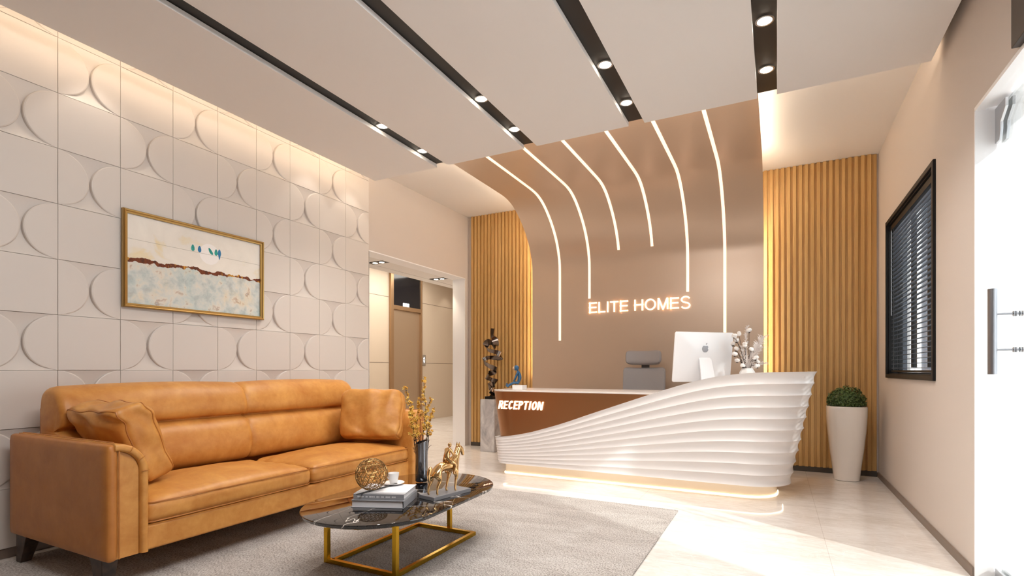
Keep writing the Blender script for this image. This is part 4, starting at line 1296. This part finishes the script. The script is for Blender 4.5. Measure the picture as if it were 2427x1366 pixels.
MB().tube([(xb-.019, a1-.05, wz1-.06), (xb-.019, a1-.05, wz0+.5)], .0015, 6).build('tilt_wand', m_steel, bl)
# buildings outside, seen through the blind
o = MB().box(1.12, 4.2, 8.2, 8.5, -.02, 4.2).build('outside_facade', m_outwall); tag(o, 'dark grey facade outside beyond the window', 'facade')
o = MB().box(1.485, 1.60, 8.05, 8.2, -.02, 4.2).build('outside_pilaster', m_outwhite); tag(o, 'white pilaster on the facade outside the window', 'pilaster')

# ------------------------------------------------------------------ glass door
tr = MB(); q = .031
tr.box(XR-.003, XR+.035, dy1-.007, dy1+.0005, 0, dz1-.01).box(XR+.035, X2, dy1-.005, dy1+.0005, 0, dz1-.01)
tr.box(XR-.003, XR+.035, dy0, dy1, dz1-.018, dz1+.0005).box(XR+.035, X2, dy0, dy1, dz1-.012, dz1+.0005)
tr.box(XR-.003, X2, dy0-.0005, dy0+.006, 0, dz1-.01)
struct(tr.build('trim_3', m_trim))
gx = XR+.085
gd = thing('glass_door', 'frameless clear glass door with steel pull handle at the picture\'s right edge', 'door', (gx, (dy0+dy1)/2, .004))
gy1 = dy1-.018
MB().box(gx-.005, gx+.005, dy0+.012, gy1, .006, dz1-.03).build('glass_leaf', m_glass, gd)
def patch(zc, up):
    m = MB()
    L = .17; s = 1 if up else -1
    poly = [(gy1+.0, 0), (gy1+.0, -.165), (gy1-.05, -.165), (gy1-.065, -.12), (gy1-.065, -.085), (gy1-.125, -.04), (gy1-.125, 0)]
    if not up: poly = [(gy1, 0), (gy1, -.052), (gy1-.165, -.052), (gy1-.165, 0)]
    for x in (gx-.018, gx+.006): m.prism(poly, lambda a, b_: (x, a, zc+b_*s), lambda a, b_: (x+.012, a, zc+b_*s))
    return m
patch(dz1-.028, True).build('top_patch', m_steel, gd, bevel=.002)
patch(.012, False).build('bottom_patch', m_steel, gd, bevel=.002)
def handle(y, z0, z1, ra, rb):
    h = MB(); xa = gx-.085; xc = gx+.075
    h.tube([(xa, y, z0), (xa, y, z1)], .0165, 24); h.tube([(xc, y, z0), (xc, y, z1)], .0165, 24)
    for z in (ra, rb):
        h.tube([(xa, y, z), (xc, y, z)], .0045, 10)
        for d in (-.014, -.007, .007, .014): h.tube([(gx+d-.002, y, z), (gx+d+.002, y, z)], .0115, 16)
    h.build('pull_handle', m_rod, gd, smooth=40)
handle(3.01, .981, 1.359, 1.089, 1.2465)
o = MB().box(XR-.03, XR-.001, 1.6, 2.708, 2.262, 2.76).build('door_header_panel', m_dark, bevel=.003)
tag(o, 'dark brown board on the wall above the glass door', 'wall board')

# ------------------------------------------------------------------ planter with clipped bush
def planter():
    c = Vector((.565, 5.60, 0))
    t = thing('potted_bush', 'round clipped green bush in a tall tapered white planter in the far corner', 'potted plant', c)
    N = 44
    def sq(r, z):
        pts = []
        for k in range(N):
            a = 2*PI*k/N+.35; cx_, sy_ = math.cos(a), math.sin(a)
            e = (abs(cx_)**3.2+abs(sy_)**3.2)**(-1/3.2)
            a2 = a
            pts.append((c.x+r*e*cx_, c.y+r*e*sy_, z))
        return pts
    MB().loft([sq(r, z) for r, z in ((.092, .0), (.100, .006), (.112, .12), (.132, .28), (.149, .45), (.157, .58), (.158, .665), (.155, .672), (.150, .672), (.146, .64), (.13, .63))], True, True).build('pot', m_planter, t, smooth=40)
    MB().loft([sq(.147, .628), sq(.146, .645)], True, True).build('soil', m_soil, t)
    rnd = random.Random(9); lf = MB()
    for k in range(2600):
        d = Vector((rnd.gauss(0, 1), rnd.gauss(0, 1), rnd.gauss(0, 1))).normalized()
        if d.z < -.35: d.z = -d.z*.5
        r = rnd.uniform(.86, 1.02)
        lump = 1+.10*mnoise.noise(d*2.6+Vector((3, 1, 2)))+.05*mnoise.noise(d*6)
        p = c+Vector((d.x*.152*lump, d.y*.152*lump, .70+d.z*.165*lump*(.9 if d.z > 0 else .4)))*1.0
        p = c+(p-c)*1.0; p = Vector((c.x+(p.x-c.x)*r, c.y+(p.y-c.y)*r, .70+(p.z-.70)*r))
        nn = (d+Vector((rnd.uniform(-.9, .9), rnd.uniform(-.9, .9), rnd.uniform(-.5, .9)))).normalized()
        a = nn.orthogonal().normalized(); a = Matrix.Rotation(rnd.uniform(0, 6.28), 3, nn) @ a; b_ = nn.cross(a)
        s_ = rnd.uniform(.008, .013)
        lf.add([p-a*s_, p+b_*s_*.55+nn*s_*.2, p+a*s_, p-b_*s_*.55+nn*s_*.2], [(0, 1, 2, 3)])
    lf.sphere(c+Vector((0, 0, .70)), 1, 16, 10, (.125, .125, .12))
    o = lf.build('foliage', m_leaf, t)
    MB().tube([c+Vector((0, 0, .63)), c+Vector((0, 0, .75))], .012, 8).build('trunk', m_twig, t)
planter()

# ------------------------------------------------------------------ marble pedestal with twisted ribbon sculpture
pc = Vector((-3.155, 5.60, 0))
o = MB().box(pc.x-.095, pc.x+.105, 5.505, 5.705, 0, .64).build('pedestal', m_gmarble, bevel=.003); tag(o, 'grey veined marble pedestal left of the reception desk', 'pedestal')
def sculpture():
    t = thing('ribbon_sculpture', 'twisted metal ribbon sculpture on the marble pedestal', 'sculpture', (pc.x, pc.y, .641))
    MB().box(pc.x-.055, pc.x+.055, pc.y-.055, pc.y+.055, .641, .675).build('foot', m_blackmetal, t, bevel=.003)
    R = Vector((math.cos(.47), math.sin(.47), 0)); D = Vector((-math.sin(.47), math.cos(.47), 0))
    # path in the picture's plane (right, up) with depth, and ribbon width / twist
    path = [(.0, .66, .0), (.02, .70, .02), (.05, .735, -.03), (.0, .77, -.04), (-.03, .80, .03), (.06, .83, .04), (.085, .86, -.03), (.0, .885, -.05), (-.06, .92, .0), (-.03, .955, .05), (.055, .975, .04), (.085, 1.01, -.03), (.0, 1.04, -.05), (-.09, 1.085, .01), (-.105, 1.13, .04), (-.03, 1.155, .05), (.10, 1.15, .03), (.155, 1.175, -.02), (.10, 1.215, -.05), (-.03, 1.245, -.03), (-.075, 1.29, .02), (-.05, 1.345, .03), (.01, 1.335, .0), (.05, 1.29, -.02), (.075, 1.30, -.01), (.06, 1.37, .0), (.02, 1.43, .0), (.03, 1.515, .0)]
    pts = [pc+R*a*.82+D*d+Vector((0, 0, z)) for a, z, d in path]
    fine = []
    for i in range(len(pts)-1):
        p0, p1, p2, p3 = pts[max(i-1, 0)], pts[i], pts[i+1], pts[min(i+2, len(pts)-1)]
        for k in range(8):
            u = k/8; fine.append(.5*((2*p1)+(-p0+p2)*u+(2*p0-5*p1+4*p2-p3)*u*u+(-p0+3*p1-3*p2+p3)*u**3))
    fine.append(pts[-1]); m = MB(); rings = []
    N = len(fine)
    for i, p in enumerate(fine):
        tg = (fine[min(i+1, N-1)]-fine[max(i-1, 0)]).normalized()
        axis = Vector((0, 0, 1)) if i < N*.9 else R
        u_ = i/N
        side = (axis-tg*axis.dot(tg))
        if side.length < .25: side = (R-tg*R.dot(tg))
        side.normalize()
        side = Matrix.Rotation(.7*math.sin(i*.11)+(.9 if i > N*.93 else 0)*0, 3, tg) @ side
        wd = .033+.010*math.sin(i*.2)
        if i > N-14: wd = .020+.014*abs(i-(N-9))/9
        nn = tg.cross(side).normalized()*.0022
        rings.append([p-side*wd-nn, p+side*wd-nn, p+side*wd+nn, p-side*wd+nn])
    m.loft(rings, True, True).build('ribbon', m_sculpt, t, smooth=50)
sculpture()

# ------------------------------------------------------------------ lift lobby
xw = -6.2585
lf = thing('lift', 'bronze lift doorway with black panel over the doors beyond the wall opening', 'lift', (xw, 7.83, 0))
fr = MB(); fr.box(xw, xw+.05, 7.356, 7.43, 0, 2.95).box(xw, xw+.05, 8.243, 8.285, 0, 2.95).box(xw, xw+.045, 7.43, 8.243, 2.115, 2.19)
fr.build('door_surround', m_liftframe, lf, bevel=.003)
MB().box(xw, xw+.03, 7.43, 8.243, 2.19, 2.95).build('black_panel', m_blackglass, lf)
MB().box(xw+.03, xw+.034, 7.712, 7.89, 2.193, 2.256).build('floor_display', m_display, lf)
MB().box(xw, xw+.02, 7.43, 7.648, .0, 2.115).build('door_leaf', m_liftdoor, lf)
MB().box(xw, xw+.014, 7.654, 8.058, .0, 2.115).build('door_leaf', m_liftdoor, lf)
MB().box(xw, xw+.008, 8.066, 8.243, .0, 2.115).build('door_leaf', m_liftdoor, lf)
cbt = thing('call_panel', 'small steel lift call panel with two lit arrow buttons on the lobby wall', 'call panel', (xw, 8.39, 1.09))
MB().box(xw, xw+.012, 8.335, 8.445, 1.095, 1.30).build('plate', m_steel, cbt, bevel=.003)
for zc, s in ((1.235, 1), (1.165, -1)):
    MB().prism([(8.365, zc-.024*s), (8.415, zc-.024*s), (8.39, zc+.028*s)], lambda a, b_: (xw+.012, a, b_), lambda a, b_: (xw+.015, a, b_)).build('arrow_button', m_display, cbt)
# twin spots in the passage ceiling
def twin(y, label):
    t = thing('twin_spotlight', label, 'spotlight', (-3.96, y, 2.207), 'twin spotlights in the passage ceiling')
    MB().box(-4.095, -3.85, y-.045, y+.045, 2.201, 2.208).build('housing', m_blackstrip, t)
    for x in (-4.02, -3.925):
        MB().lathe([(.028, -.0075), (.018, -.0085), (.002, -.009)], (x, y, 2.208), 20).build('lens', m_lens, t, smooth=40)
        l = light('lamp', 'SPOT', (x, y, 2.185), 7, (1, .84, .65), (-.15, .1, -1), spot_size=math.radians(90), spot_blend=.5, shadow_soft_size=.03)
        l.parent = t; l.location = (x+3.96, 0, -.022)
twin(4.49, 'twin recessed spotlight in the passage ceiling beside the tiled wall')
twin(5.66, 'twin recessed spotlight in the passage ceiling beside the white jamb')
for y in (7.0, 9.15):
    light('lobby_spot', 'SPOT', (-5.95, y, 2.9), 7, (1, .90, .78), (-.12, 0, -1), spot_size=math.radians(70), spot_blend=.5, shadow_soft_size=.03)
